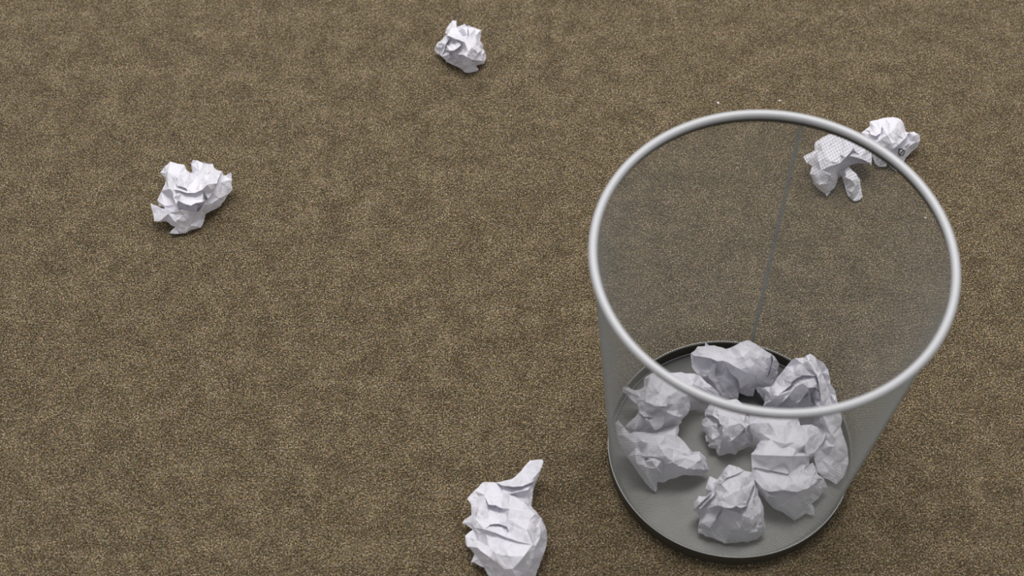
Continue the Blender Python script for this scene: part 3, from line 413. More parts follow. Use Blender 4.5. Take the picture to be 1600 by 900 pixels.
  'I': dict(at=(0.1774, 0.679, 0.0045), verts='-343 130 300 -317 138 320 -289 170 340 -231 174 340 -231 184 380 -197 178 340 -152 178 340 -106 162 340 -72 134 360 -40 121 400 29 129 460 92 120 520 153 109 480 220 98 420 295 86 360 342 67 300 367 62 240 355 31 200 360 11 180 335 -22 140 310 -56 100 261 -58 100 194 -61 140 188 -58 80 169 -113 30 115 -109 30 64 -98 60 50 -89 100 45 -144 50 1 -150 40 -40 -146 40 -82 -144 50 -124 -106 80 -168 -81 120 -217 -41 160 -259 -25 180 -287 -9 200 -315 19 220 -335 47 240 -340 86 280 208 -75 300 36 -33 520 107 -48 480 218 -40 400 182 -71 400 79 -91 460 -12 -25 480 137 18 500 194 3 460 257 23 400 328 31 280 305 -13 220 267 -37 180 326 3 220 -134 66 420 -110 19 420 -255 78 280 -301 82 260 -214 43 260 -174 23 320 -200 -24 280 -214 -52 260 -267 11 220 -58 3 300 8 -28 300 -104 3 220 42 -56 280 161 -72 240 196 -68 180 -148 -44 220 -116 -73 160 -11 -100 180 -45 -117 100 21 -93 140 18 -129 80 -86 -117 100 130 -98 80 109 -88 90 -97 -20 430 -39 -69 450 22 -97 430 72 -108 400 151 -105 360 -85 35 330 -23 -3 330 37 -37 320 86 -54 300 162 -64 280 -324 70 360 -237 27 410 -206 7 430 -154 -20 430 -105 -11 420 -316 107 290 -222 93 290 -189 86 290 -137 52 300 -92 37 330 -161 -26 290 -153 6 340 -142 31 190 -136 58 250 -24 -59 290 6 -81 280 32 -89 240 45 -123 180 -15 -17 210 20 -21 170 43 -33 140 51 -84 110 302 23 370 292 -8 320 284 -28 260 316 84 270 300 34 250 289 2 210 90 106 530 98 17 540 146 -37 500 236 -61 330 172 -83 310 221 -64 200 300 -59 120 -77 124 370 -83 46 440 -96 -3 430 -214 -32 280 -152 -78 170 -83 -141 60 16 35 510 93 41 540 90 -66 270 113 -84 180 -77 -62 250 -85 -94 170 -291 160 350 -280 74 400 -184 44 430 -228 94 4 -251 41 79 -233 66 26 -211 99 4 -245 -4 142 -154 122 4 -249 20 106 -193 120 4 -145 -19 4 -102 125 4 -227 -19 141 -154 129 4 -131 125 4 -84 -62 4 -28 -88 4 -28 88 4 -56 -87 4 -49 96 4 -112 -46 4 -71 115 4 31 -51 4 74 -64 4 40 -57 4 59 87 4 127 -33 4 233 28 4 240 49 4 236 15 4 283 -49 88 241 -9 35 224 52 4 171 -30 4 193 65 4 110 -67 4 123 -31 4 144 72 4 99 80 4 -1 -91 4 17 93 4 28 -87 4',
    faces='0,39,93 37,57,38 39,38,57 93,39,57 0,93,88 88,1,0 62,36,35 136,3,135 2,135,3 36,62,37 57,37,62 62,56,57 93,57,56 93,56,94 1,88,136 136,135,1 135,2,1 61,34,127 126,60,58 33,127,34 98,59,60 58,60,59 59,95,58 94,58,95 89,94,95 95,90,89 90,137,89 137,6,5 34,61,35 62,35,61 61,126,62 126,58,62 56,62,58 58,94,56 89,137,136 4,3,5 101,96,99 31,128,32 65,97,101 96,101,97 91,96,97 97,92,91 92,55,91 54,91,55 8,123,124 106,102,63 63,102,84 72,30,29 29,74,72 71,106,133 106,63,133 63,84,83 125,78,79 8,124,9 128,31,30 30,72,128 75,128,72 134,75,72 72,71,134 71,133,134 70,134,133 69,70,133 65,69,133 133,63,65 97,65,63 63,83,97 83,78,97 92,97,78 78,125,92 55,92,125 125,124,55 54,55,124 124,123,54 7,54,123 123,8,7 127,33,32 32,128,127 70,69,127 98,60,69 100,98,69 69,65,100 65,101,100 98,100,101 101,99,98 59,98,99 99,96,59 95,59,96 90,95,91 137,90,91 91,54,137 6,137,54 54,7,6 103,107,108 108,104,103 26,105,27 109,27,105 27,109,73 108,73,109 109,105,108 104,108,105 103,104,66 64,103,66 66,85,64 86,131,87 117,42,118 24,76,25 77,25,76 132,77,76 131,132,67 41,45,42 42,117,41 25,77,26 105,26,77 77,132,105 104,105,132 132,131,104 66,104,131 131,86,66 85,66,86 86,81,85 80,85,81 81,45,80 45,41,80 46,80,41 129,46,41 41,117,129 117,130,129 10,129,130 130,116,10 116,11,10 82,87,120 121,21,122 40,121,52 52,119,40 44,40,119 68,22,21 21,121,68 120,68,121 121,40,120 40,44,120 82,120,44 44,119,118 43,48,118 111,114,112 115,112,114 17,16,50 15,50,16 18,17,53 110,113,114 50,15,110 122,20,19 19,18,51 18,53,51 112,51,53 111,112,53 53,17,111 17,50,111 49,114,113 14,49,113 113,110,14 110,15,14 20,122,21 122,19,52 19,51,52 51,112,52 112,115,52 119,52,115 115,114,119 43,119,114 114,49,43 48,43,49 13,48,49 49,14,13 76,24,23 132,76,23 23,22,132 67,132,22 22,68,67 68,120,67 120,87,67 131,67,87 87,82,81 45,81,82 82,44,45 42,45,44 44,118,42 118,48,47 48,13,47 13,12,47 117,47,12 116,130,117 11,116,12 74,29,28 27,73,74 72,74,73 71,72,73 73,108,71 108,107,71 106,71,107 102,106,107 107,103,102 103,64,102 84,102,64 64,85,84 80,46,79 125,79,46 124,125,46 9,124,46 46,129,9 129,10,9 84,79,78 78,83,84 79,84,80 85,80,84 81,86,87 136,88,89 94,89,88 88,93,94 96,91,95 50,110,111 114,111,110 117,12,116 47,117,118 119,43,118 52,121,122 60,126,69 127,69,126 126,61,127 75,134,70 128,75,127 70,127,75 137,5,3 3,136,137 74,28,27 39,0,138,140 37,38,139,144 38,39,140,139 0,1,141,138 35,36,142,148 2,3,143,145 36,37,144,142 1,2,145,141 33,34,146,156 5,6,147,150 34,35,148,146 3,4,149,143 4,5,150,149 31,32,151,154 29,30,152,175 8,9,153,155 30,31,154,152 7,8,155,157 32,33,156,151 6,7,157,147 26,27,158,160 24,25,159,171 25,26,160,159 10,11,161,176 21,22,162,169 16,17,163,164 15,16,164,168 17,18,165,163 19,20,166,167 18,19,167,165 14,15,168,170 20,21,169,166 13,14,170,173 23,24,171,172 22,23,172,162 12,13,173,174 11,12,174,161 28,29,175,177 9,10,176,153 27,28,177,158 140,144,139 141,145,143 148,142,144 148,144,140 141,140,138 147,146,150 151,152,154 153,151,156 156,155,153 155,156,146 146,157,155 157,146,147 146,148,140 146,140,141 146,141,143 143,150,146 150,143,149 175,158,177 159,172,171 161,174,172 160,172,159 172,160,158 158,161,172 161,158,176 173,170,169 169,167,166 169,165,167 169,163,165 163,169,170 163,170,168 168,164,163 172,169,162 172,173,169 173,172,174 152,158,175 158,152,151 158,151,153 153,176,158', ink=[]),
  'J': dict(at=(0.2317, 0.6447, 0.0045), verts='-13 229 700 29 226 660 97 216 600 143 189 540 163 128 500 162 86 480 199 55 440 214 17 400 229 -29 360 250 -83 320 262 -118 300 246 -182 280 276 -274 240 298 -392 180 285 -476 200 259 -537 120 211 -561 40 121 -516 60 65 -470 80 40 -393 140 93 -332 180 123 -274 240 132 -239 280 98 -157 220 64 -76 120 77 -50 160 59 43 120 -45 20 120 -99 55 140 -144 71 180 -218 66 120 -271 74 120 -318 82 120 -304 117 140 -308 184 160 -311 198 80 -345 226 100 -358 258 140 -311 216 200 -263 201 240 -235 213 300 -204 229 380 -166 252 460 -136 259 540 -112 250 600 -47 230 640 -40 226 680 -24 122 680 -50 156 700 -25 167 720 154 -86 420 107 -93 460 145 136 540 159 86 480 198 -14 400 57 -9 500 58 -82 440 92 -135 400 192 -128 360 197 -204 320 159 -311 240 207 -295 280 128 -344 160 102 -398 120 174 -445 140 242 -431 140 150 -484 100 76 -425 100 -149 205 500 -40 135 620 23 70 600 35 28 580 -29 51 580 -62 59 540 -102 75 460 -143 55 360 -207 120 380 -255 128 340 -181 51 340 -263 65 260 -299 79 180 -125 47 320 -93 39 280 9 61 240 -96 37 200 -312 192 200 -336 234 140 55 101 360 60 58 300 66 30 240 19 44 160 61 44 460 5 83 680 27 58 670 43 8 640 61 -40 580 69 -81 520 18 126 600 48 126 550 71 93 490 88 45 430 92 -8 390 168 -82 440 140 -15 510 110 42 570 78 110 610 49 146 650 192 -30 350 171 55 390 141 113 450 104 171 510 68 190 580 -23 12 550 3 10 560 43 14 550 12 104 380 42 113 370 80 112 370 32 26 310 16 36 380 -14 31 490 53 71 230 41 94 280 17 106 360 -133 113 470 -98 125 510 -61 113 570 -16 89 610 24 74 630 -117 149 400 -80 167 430 -41 166 470 1 137 520 40 115 550 -163 98 390 -135 106 430 -148 134 320 -117 147 350 -71 18 300 -36 44 350 -8 59 400 -50 65 210 -11 102 240 13 107 310 -233 46 170 -200 35 270 -171 28 350 -218 81 100 -177 93 160 -146 92 230 130 -351 270 185 -346 260 244 -340 250 165 -274 310 185 -321 230 194 -419 160 204 -494 90 -42 216 690 -40 152 720 6 92 680 -113 246 600 -119 244 500 -137 190 500 -187 165 410 -129 163 520 -64 179 630 -287 127 280 -239 42 370 -146 69 390 98 -159 390 133 -222 340 135 -235 280 181 -338 245 -361 246 128 -270 114 56 -306 256 4 -273 231 4 -325 192 111 -269 92 91 -214 168 4 -308 89 108 -258 188 4 -264 151 4 -217 85 91 -180 185 4 -146 206 4 -63 183 4 -13 179 4 -44 35 99 -42 176 4 -90 72 107 -142 87 154 -138 209 4 -127 203 4 89 -403 4 134 -360 4 118 -48 40 76 -74 108 82 168 4 117 64 4 180 -228 4 114 119 4 248 -394 4 221 -504 4 237 -463 4 227 -286 4 219 -512 4 196 -187 4 212 -116 4 203 -100 4 182 -46 4 167 0 4 159 25 4 147 -473 4 106 -443 4 169 -293 4 109 -153 208 104 159 4 73 67 65 23 176 4 -1 -12 4',
    faces='37,36,86 80,33,32 36,35,34 86,36,34 34,85,86 85,38,86 37,86,38 77,39,166 147,30,148 30,147,31 147,144,31 79,31,144 166,79,167 77,166,167 39,77,40 80,32,31 31,79,80 33,80,79 79,166,33 34,33,166 85,34,166 38,85,166 166,39,38 29,149,148 145,148,149 149,146,145 78,145,146 163,76,134 137,129,135 129,124,135 149,29,81 81,75,149 146,149,75 78,146,75 75,168,78 168,137,136 137,135,136 134,136,135 163,134,135 135,124,163 162,68,163 29,148,30 79,144,145 167,79,145 145,78,167 78,168,167 77,167,76 40,77,76 76,163,40 41,40,163 163,68,41 68,42,41 90,83,141 83,142,141 138,141,142 139,138,142 90,141,27 84,27,141 141,138,84 82,84,138 138,139,82 130,74,73 73,131,130 125,130,131 131,126,125 164,125,126 126,165,164 161,164,165 160,161,165 165,45,160 44,160,45 112,120,115 143,120,140 118,121,119 121,122,119 119,122,123 115,120,123 158,48,47 158,47,159 157,158,49 49,0,157 46,157,0 90,27,26 83,90,118 118,119,83 142,83,119 119,143,142 143,140,142 139,142,140 74,139,140 73,74,140 140,120,73 120,112,73 112,72,73 131,73,72 72,132,131 132,127,131 126,131,127 127,69,126 165,126,69 69,47,165 47,48,165 45,165,48 48,158,45 158,157,45 157,46,45 27,84,28 29,28,84 84,82,29 81,29,82 82,139,81 139,74,81 75,81,74 168,75,74 137,168,74 129,137,74 74,130,129 124,129,130 130,125,124 125,164,124 163,124,164 162,163,164 164,161,162 68,162,161 42,68,161 43,42,161 161,160,43 160,44,43 116,87,117 92,159,97 133,70,99 128,133,98 114,71,113 128,98,97 92,97,98 98,93,92 159,92,93 91,55,100 20,63,62 101,56,96 55,101,100 111,106,105 105,110,111 19,18,67 67,63,19 63,20,19 25,24,23 23,169,25 169,57,25 88,89,56 56,101,88 101,55,88 55,91,87 117,87,91 91,100,117 114,117,100 71,114,99 70,71,99 94,105,93 159,93,105 105,106,159 106,111,1 111,2,1 108,53,109 53,108,5 5,4,53 21,150,60 60,153,21 22,21,153 171,22,153 170,171,153 50,102,51 53,4,109 4,52,109 109,52,110 52,4,3 13,12,152 15,14,65 14,13,65 152,12,61 11,61,12 156,16,15 15,65,156 65,13,155 13,152,155 151,155,152 152,61,151 154,151,61 11,10,59 58,59,10 10,9,58 107,58,9 9,8,107 54,107,8 7,54,8 64,66,156 64,156,155 150,172,154 60,150,154 153,60,154 61,11,153 11,59,153 170,153,59 59,58,170 58,107,50 102,50,107 107,54,108 54,7,108 7,6,108 5,108,6 16,156,17 156,66,17 18,17,66 67,18,66 63,67,66 66,64,63 64,155,63 62,63,155 172,150,62 20,62,150 150,21,20 22,171,23 171,170,23 169,23,170 170,58,169 57,169,58 58,50,57 50,51,57 56,57,51 96,56,51 51,103,96 95,96,103 103,104,95 105,94,104 52,3,110 111,110,3 2,111,3 25,57,26 57,56,26 56,89,26 90,26,89 118,90,89 121,118,89 89,88,121 122,121,88 88,55,122 55,87,122 123,122,87 87,116,123 115,123,116 112,115,116 116,113,112 72,112,113 113,71,72 71,70,72 132,72,70 70,133,132 133,128,132 127,132,128 128,97,127 69,127,97 47,69,97 97,159,47 106,1,49 0,49,1 95,104,94 93,98,94 99,94,98 98,133,99 100,95,94 94,99,100 99,114,100 96,95,100 101,96,100 51,102,103 102,107,103 108,103,107 109,104,103 103,108,109 110,105,104 104,109,110 113,116,114 117,114,116 120,143,119 123,120,119 144,147,145 148,145,147 154,61,153 151,154,172 155,151,172 62,155,172 156,65,155 49,158,106 159,106,158 134,76,167 168,136,167 136,134,167 36,37,173,175 32,33,174,180 35,36,175,176 34,35,176,181 37,38,177,173 30,31,178,183 39,40,179,182 31,32,180,178 33,34,181,174 38,39,182,177 29,30,183,191 40,41,184,179 41,42,185,184 44,45,186,193 46,0,187,189 26,27,188,218 45,46,189,186 27,28,190,188 28,29,191,190 42,43,192,185 43,44,193,192 18,19,194,214 19,20,195,194 24,25,196,197 23,24,197,216 1,2,198,219 4,5,199,201 21,22,200,215 3,4,201,217 12,13,202,205 14,15,203,204 13,14,204,202 11,12,205,207 15,16,206,203 10,11,207,208 9,10,208,209 8,9,209,210 7,8,210,211 6,7,211,212 5,6,212,199 16,17,213,206 17,18,214,213 20,21,215,195 22,23,216,200 2,3,217,198 25,26,218,196 0,1,219,187 175,173,220 176,175,220 181,176,220 174,181,220 180,174,220 178,180,220 183,178,220 191,183,220 190,191,220 188,190,220 218,188,220 196,218,220 197,196,220 216,197,220 200,216,220 215,200,220 195,215,220 194,195,220 214,194,220 213,214,220 206,213,220 203,206,220 204,203,220 202,204,220 205,202,220 207,205,220 208,207,220 209,208,220 210,209,220 211,210,220 212,211,220 199,212,220 201,199,220 217,201,220 198,217,220 219,198,220 187,219,220 189,187,220 186,189,220 193,186,220 192,193,220 185,192,220 184,185,220 179,184,220 182,179,220 177,182,220 173,177,220', ink=[]),
  'L': dict(at=(0.168, 0.6289, 0.0045), verts='60 241 240 100 243 240 134 219 220 169 198 200 170 135 220 189 102 200 202 87 180 195 32 200 193 9 160 221 -14 120 216 -69 80 186 -83 60 141 -106 50 108 -111 40 81 -140 30 44 -133 40 11 -136 40 -11 -144 30 -48 -149 30 -65 -130 40 -73 -102 60 -108 -94 50 -134 -83 60 -120 -56 80 -146 -44 70 -153 -5 80 -145 15 90 -175 41 100 -183 87 110 -173 114 130 -144 138 140 -121 151 140 -157 138 180 -151 166 200 -122 195 240 -61 215 260 1 222 260 -82 129 300 -17 137 320 64 155 300 -86 78 300 -143 83 200 -161 30 180 -76 -1 260 -68 -30 220 -133 -10 160 -135 -41 100 -113 -102 120 -81 -88 140 -40 -33 320 -48 44 340 49 13 350 138 -21 320 118 89 280 71 91 300 134 -80 220 106 -98 160 64 -100 140 -27 -119 140 -49 -125 80 1 -132 80 74 -132 80 132 -115 120 165 -88 140 11 -123 300 -13 -121 320 -61 -104 100 -108 69 290 -73 27 310 -59 -17 310 -89 146 140 -56 106 160 -46 46 190 -44 -96 320 -50 -132 270 -48 -141 170 -33 -36 210 -37 -67 150 -43 -104 100 27 -150 290 71 -117 310 115 -75 330 44 -100 190 92 -56 190 137 -13 210 -133 -37 140 -112 -84 180 -130 -15 90 -107 -56 120 15 -149 150 48 -140 180 27 -117 80 61 -108 110 121 -8 330 150 77 280 141 45 230 167 119 200 2 10 370 83 -54 390 128 -72 350 171 -16 300 -5 -72 380 32 -128 280 140 -69 270 203 -37 140 -118 10 240 -111 -32 200 -67 -64 190 -44 -121 250 -8 -130 220 34 -131 240 -146 135 179 -122 150 139 -122 70 4 -115 88 4 -97 103 4 -90 -42 4 -80 -24 4 -98 -17 4 -102 9 4 -97 22 4 -117 40 4 -33 -86 4 -44 -73 4 -50 -55 4 -73 -49 4 -82 141 4 -42 155 4 6 -77 4 65 173 4 28 -75 4 39 171 4 70 -61 4 141 -33 4 144 3 4 128 33 4 122 -42 4 124 80 4 92 -58 4 126 18 4 132 70 4 111 102 4 110 143 4 53 -80 4 87 157 4 -9 -83 4 -1 159 4 -101 122 4 -105 104 4 -98 102 4 -81 112 4 -82 112 4 -4 37 4',
    faces='28,27,42 29,28,42 29,42,41 41,30,29 47,88,23 46,23,88 87,46,88 85,87,88 88,86,85 86,106,85 45,85,106 106,105,45 21,47,22 47,23,22 23,46,24 25,24,46 46,87,25 26,25,87 87,85,26 85,45,26 27,26,45 42,27,45 45,105,42 41,42,105 105,70,41 30,41,70 40,37,67 78,59,75 108,74,58 77,74,76 73,49,76 78,75,77 69,72,49 50,69,49 17,59,18 19,18,59 20,19,59 66,20,59 59,78,66 48,66,78 78,77,48 107,48,77 77,76,107 44,107,76 76,49,44 49,72,44 43,44,72 71,43,72 72,69,71 68,71,69 69,50,68 40,68,50 37,40,50 47,21,20 20,66,47 66,48,47 88,47,48 86,88,48 48,107,86 106,86,107 107,44,106 105,106,44 44,43,105 43,71,105 70,105,71 71,68,70 31,70,67 67,37,33 34,33,37 37,35,34 15,91,16 60,16,91 89,60,91 110,79,109 79,64,109 65,109,64 64,101,65 90,92,57 39,1,0 14,61,15 91,15,61 61,92,91 89,91,92 92,90,89 109,89,90 110,109,90 90,57,110 57,82,110 79,110,82 83,80,82 64,79,102 101,64,102 97,101,98 51,54,97 38,97,54 54,39,38 39,0,38 36,38,0 12,62,13 56,13,62 103,99,84 81,84,99 81,99,98 53,98,93 96,4,94 10,9,104 104,9,8 100,7,6 63,11,10 10,104,63 100,6,52 4,96,5 62,12,11 11,63,62 56,62,63 55,56,63 63,104,55 103,55,104 104,8,103 99,103,8 8,7,99 7,100,99 100,52,99 98,99,52 93,98,52 95,93,52 52,6,95 6,5,95 5,96,95 96,94,95 93,95,94 53,93,94 94,4,53 4,3,53 2,53,3 61,14,13 92,61,13 13,56,92 57,92,56 82,57,56 83,82,56 56,55,83 55,103,83 103,84,83 80,83,84 84,81,80 81,98,80 101,80,98 98,53,51 54,51,53 53,2,54 39,54,2 1,39,2 16,60,17 59,17,60 75,59,60 58,75,60 60,89,58 89,109,58 108,58,109 109,65,108 73,108,65 65,101,73 49,73,101 101,97,49 50,49,97 97,38,50 37,50,38 35,37,38 38,36,35 40,67,68 67,70,68 74,108,73 73,76,74 58,74,75 74,77,75 80,102,79 79,82,80 51,97,98 102,80,101 67,33,111 33,32,111 31,67,111 70,31,112 30,70,112 27,28,113,121 28,29,114,113 29,30,115,114 21,22,116,125 22,23,117,116 23,24,118,117 24,25,119,118 25,26,120,119 26,27,121,120 17,18,122,145 18,19,123,122 19,20,124,123 20,21,125,124 33,34,126,147 34,35,127,126 15,16,128,130 0,1,129,131 14,15,130,143 36,0,131,146 12,13,132,138 9,10,133,134 8,9,134,139 6,7,135,140 10,11,136,133 4,5,137,141 11,12,138,136 7,8,139,135 5,6,140,137 3,4,141,142 2,3,142,144 13,14,143,132 1,2,144,129 16,17,145,128 35,36,146,127 32,33,147,148 111,32,148,149 31,111,149,150 112,31,150,151 30,112,151,115 121,113,152 120,121,152 119,120,152 118,119,152 117,118,152 116,117,152 125,116,152 124,125,152 123,124,152 122,123,152 145,122,152 128,145,152 130,128,152 143,130,152 132,143,152 138,132,152 136,138,152 133,136,152 134,133,152 139,134,152 135,139,152 140,135,152 137,140,152 141,137,152 142,141,152 144,142,152 129,144,152 131,129,152 146,131,152 127,146,152 126,127,152 147,126,152 148,147,152 149,148,152 150,149,152 151,150,152 115,151,152 114,115,152 113,114,152', ink=[]),
  'M': dict(at=(0.2147, 0.5945, 0.0045), verts='-296 393 340 -189 411 340 -56 394 360 64 365 380 80 328 360 95 297 340 180 306 340 224 296 320 296 254 300 277 204 260 230 145 180 171 125 140 163 60 140 190 57 180 215 9 160 220 -48 180 269 -57 140 307 -109 80 234 -184 80 165 -247 80 188 -273 50 186 -321 30 123 -308 40 29 -359 10 -13 -332 30 -121 -293 80 -194 -238 120 -259 -176 180 -295 -123 260 -308 -61 320 -315 11 360 -313 40 360 -260 124 300 -217 204 260 -263 262 240 -288 299 260 -295 337 300 -162 261 440 -64 226 460 26 236 420 -208 210 360 -119 155 440 -90 71 400 -206 72 420 -251 26 420 -181 38 440 15 38 440 -227 -24 360 -73 -36 360 65 -25 340 109 -27 320 -19 -97 300 56 -123 340 156 -29 280 -131 -141 340 -233 -153 320 -144 -229 380 -25 -239 400 63 -206 380 137 -141 340 188 -133 280 -171 -244 180 -34 -293 280 -41 -326 160 82 -277 200 130 -244 180 199 -176 180 251 -133 140 155 -199 180 97 -299 80 151 -287 80 133 256 340 151 195 320 211 242 300 180 155 240 268 252 280 103 100 300 -288 -57 330 -178 -88 340 -45 -115 330 -285 -47 300 -171 -67 290 -39 -99 290 -200 -258 320 -95 -272 370 5 -289 370 93 -253 350 187 -156 290 -187 -224 240 -74 -217 250 29 -230 240 118 -198 230 208 -114 200 108 -11 420 93 79 430 84 149 430 144 73 260 121 143 310 110 208 320 -314 13 400 -241 -30 470 -143 -44 490 -18 -41 480 94 -12 430 -265 -184 290 -228 -240 310 -193 -278 290 -229 152 340 -162 125 430 -67 74 460 77 129 430 -144 -4 450 -41 72 420 7 88 460 7 -281 290 13 -321 220 24 -358 60 224 293 320 245 247 290 216 147 210 -124 -288 270 -95 -310 150 75 -105 360 181 -31 250 96 296 343 84 304 366 -203 47 4 -191 -61 4 -200 -20 4 -205 28 4 -168 102 4 -167 -95 4 -140 155 4 -170 194 4 -187 218 4 -191 243 4 -192 280 4 -121 292 4 -5 -198 4 -76 -173 4 -124 -136 4 -34 281 4 145 26 4 126 -191 4 127 -159 4 158 -101 4 206 -51 4 186 155 4 181 -17 4 205 192 28 148 -11 4 156 117 4 151 216 4 85 -183 4 112 -142 4 129 58 4 111 60 4 117 103 4 23 -216 4 56 237 4 46 262 4 122 223 4 67 216 4 66 217 4 59 221 4',
    faces='31,30,99 27,104,28 28,80,29 80,77,29 30,29,77 44,32,99 31,99,32 61,106,26 26,106,105 106,88,105 88,83,105 26,105,27 104,27,105 105,55,104 28,104,55 80,28,55 55,81,80 77,80,81 30,77,47 47,100,30 99,30,100 44,99,100 100,43,44 32,44,43 43,107,32 107,33,32 33,40,34 35,34,40 36,35,40 0,36,1 121,120,25 101,48,102 102,112,101 45,111,42 108,45,42 108,42,109 23,116,24 63,24,116 116,115,63 62,63,115 57,51,82 79,82,51 109,112,113 109,113,110 38,109,39 121,25,24 24,63,121 63,62,121 120,121,62 89,120,62 84,89,85 57,82,84 56,84,82 54,56,82 79,51,48 51,102,48 112,109,42 109,38,41 37,41,38 2,37,38 61,26,25 25,120,61 106,61,120 88,106,120 120,89,88 105,83,56 55,105,56 56,54,55 81,55,54 54,82,81 48,101,78 47,78,101 100,47,101 101,111,100 111,45,100 43,100,45 45,108,43 107,43,108 33,107,108 40,33,108 108,41,40 41,37,40 36,40,37 1,36,37 37,2,1 96,74,97 65,91,64 50,122,12 90,114,64 64,91,90 85,90,91 91,86,85 86,58,85 49,52,122 122,50,49 50,103,49 76,94,46 97,72,98 123,14,13 21,20,70 19,70,20 14,123,59 123,13,53 72,74,73 87,92,60 67,18,17 17,16,67 75,118,9 9,8,75 18,67,66 92,66,67 67,16,92 60,92,16 15,60,16 118,75,117 75,8,117 7,117,8 18,66,68 87,60,59 60,15,59 14,59,15 10,9,119 73,74,118 118,117,73 6,73,117 117,7,6 21,70,22 69,22,70 64,69,70 70,19,64 65,64,19 19,18,65 18,68,65 91,65,68 68,66,91 66,92,91 87,59,86 58,86,59 52,58,59 122,52,59 59,123,122 12,122,53 53,13,12 50,12,11 103,50,11 93,103,11 96,93,11 11,10,96 10,119,96 119,74,96 74,72,97 71,98,72 72,73,71 73,6,71 116,23,22 22,69,116 115,116,69 69,64,115 64,114,115 62,115,114 114,90,62 85,58,57 58,52,57 51,57,52 52,49,51 102,51,49 49,103,102 103,76,102 76,46,102 112,102,46 113,112,46 46,94,113 94,110,113 4,3,39 38,39,3 2,38,3 78,47,77 81,78,77 79,48,78 78,81,79 82,79,81 84,56,83 89,84,83 57,84,85 83,88,89 90,85,89 89,62,90 92,87,86 86,91,92 103,93,76 94,76,93 97,94,93 95,110,94 98,95,94 94,97,98 93,96,97 95,98,5 41,108,109 110,95,39 39,109,110 42,111,112 111,101,112 9,118,119 74,119,118 123,53,122 98,71,124 71,6,124 5,98,124 95,5,125 39,95,125 4,39,125 30,31,126,129 27,28,127,131 28,29,128,127 29,30,129,128 31,32,130,126 26,27,131,140 32,33,132,130 33,34,133,132 34,35,134,133 35,36,135,134 36,0,136,135 0,1,137,136 23,24,138,158 24,25,139,138 25,26,140,139 1,2,141,137 13,14,142,155 20,21,143,144 19,20,144,154 17,18,145,146 16,17,146,148 8,9,147,149 15,16,148,150 7,8,149,152 14,15,150,142 9,10,151,147 6,7,152,161 21,22,153,143 18,19,154,145 12,13,155,156 11,12,156,157 10,11,157,151 22,23,158,153 3,4,159,160 2,3,160,141 124,6,161,162 5,124,162,163 125,5,163,164 4,125,164,159 130,128,129 130,129,126 141,160,159 141,132,137 131,127,128 131,128,130 133,137,132 137,133,134 137,134,135 137,135,136 162,164,163 153,144,143 153,154,144 157,164,162 162,161,157 146,145,148 150,148,145 147,151,152 152,149,147 154,150,145 150,154,156 156,142,150 156,155,142 151,157,161 161,152,151 153,158,138 138,154,153 154,138,139 139,156,154 156,139,140 156,140,131 156,131,130 156,130,132 132,157,156 132,164,157 164,132,141 164,141,159', ink=[]),
  'N': dict(at=(0.1641, 0.5619, 0.0045), verts='20 284 340 64 271 340 138 240 320 193 241 300 212 192 280 216 138 280 230 111 280 240 67 240 276 6 200 280 -65 160 295 -134 100 284 -160 60 236 -195 30 162 -217 20 64 -222 20 -10 -226 20 -74 -200 30 -155 -178 40 -212 -151 50 -215 -116 60 -203 -63 100 -211 -28 120 -262 -11 160 -252 24 200 -216 67 240 -162 53 260 -112 108 240 -157 140 220 -123 225 260 -71 197 260 -50 209 300 -16 254 320 31 205 380 -96 63 340 -67 135 340 -132 148 260 13 84 460 99 120 440 161 179 360 167 126 340 69 3 480 -13 -24 480 -75 -57 440 184 -8 320 190 -86 280 224 -180 140 240 -127 180 55 -40 220 -7 -59 260 28 -130 260 9 -181 180 -79 -161 100 -104 -85 240 -127 -67 240 -196 -118 160 -175 -143 100 -164 -66 200 -232 3 280 -146 -51 280 51 -205 80 -36 -196 60 -118 -169 80 -98 -93 410 -60 -113 420 -8 -130 440 34 -110 440 72 -115 410 -78 -20 250 -38 -36 250 21 -38 240 64 -14 230 94 -42 250 -69 74 430 -22 119 440 65 170 410 -59 96 380 -13 140 390 74 191 360 -242 -31 240 -203 -14 310 -140 34 340 -231 -1 170 -189 27 220 -128 65 270 -211 -57 280 -166 -23 330 -115 8 370 -198 -22 200 -151 17 240 -103 39 300 -136 -165 170 -106 -135 230 -85 -97 280 -122 -130 90 -89 -90 130 -66 -46 170 124 -70 360 144 -15 390 188 101 350 145 -18 250 167 42 270 204 134 280 209 107 320 138 -64 340 109 -145 330 158 -197 140 19 275 350 -8 167 410 -61 67 430 -124 215 270 -97 170 260 -95 125 250 -58 -94 260 -29 -158 170 3 -213 60 30 -77 280 84 -190 220 139 -214 80 76 79 470 1 -38 490 -4 -109 420 236 48 260 237 -80 230 278 -144 120 -39 109 419 -47 96 413 -162 25 4 -130 -32 4 -169 2 4 -138 53 4 -76 157 4 -135 -91 4 -137 -67 4 -135 -9 4 -103 44 4 -45 -123 4 -29 147 4 -98 -108 4 -99 102 4 -43 139 4 95 167 4 47 188 4 156 82 4 192 -97 4 189 -33 4 160 -120 4 187 13 4 112 -134 4 147 100 4 144 136 4 47 -137 4 132 168 4 -2 -140 4 -6 176 4 18 197 4 163 53 4 199 -79 4 -69 80 4',
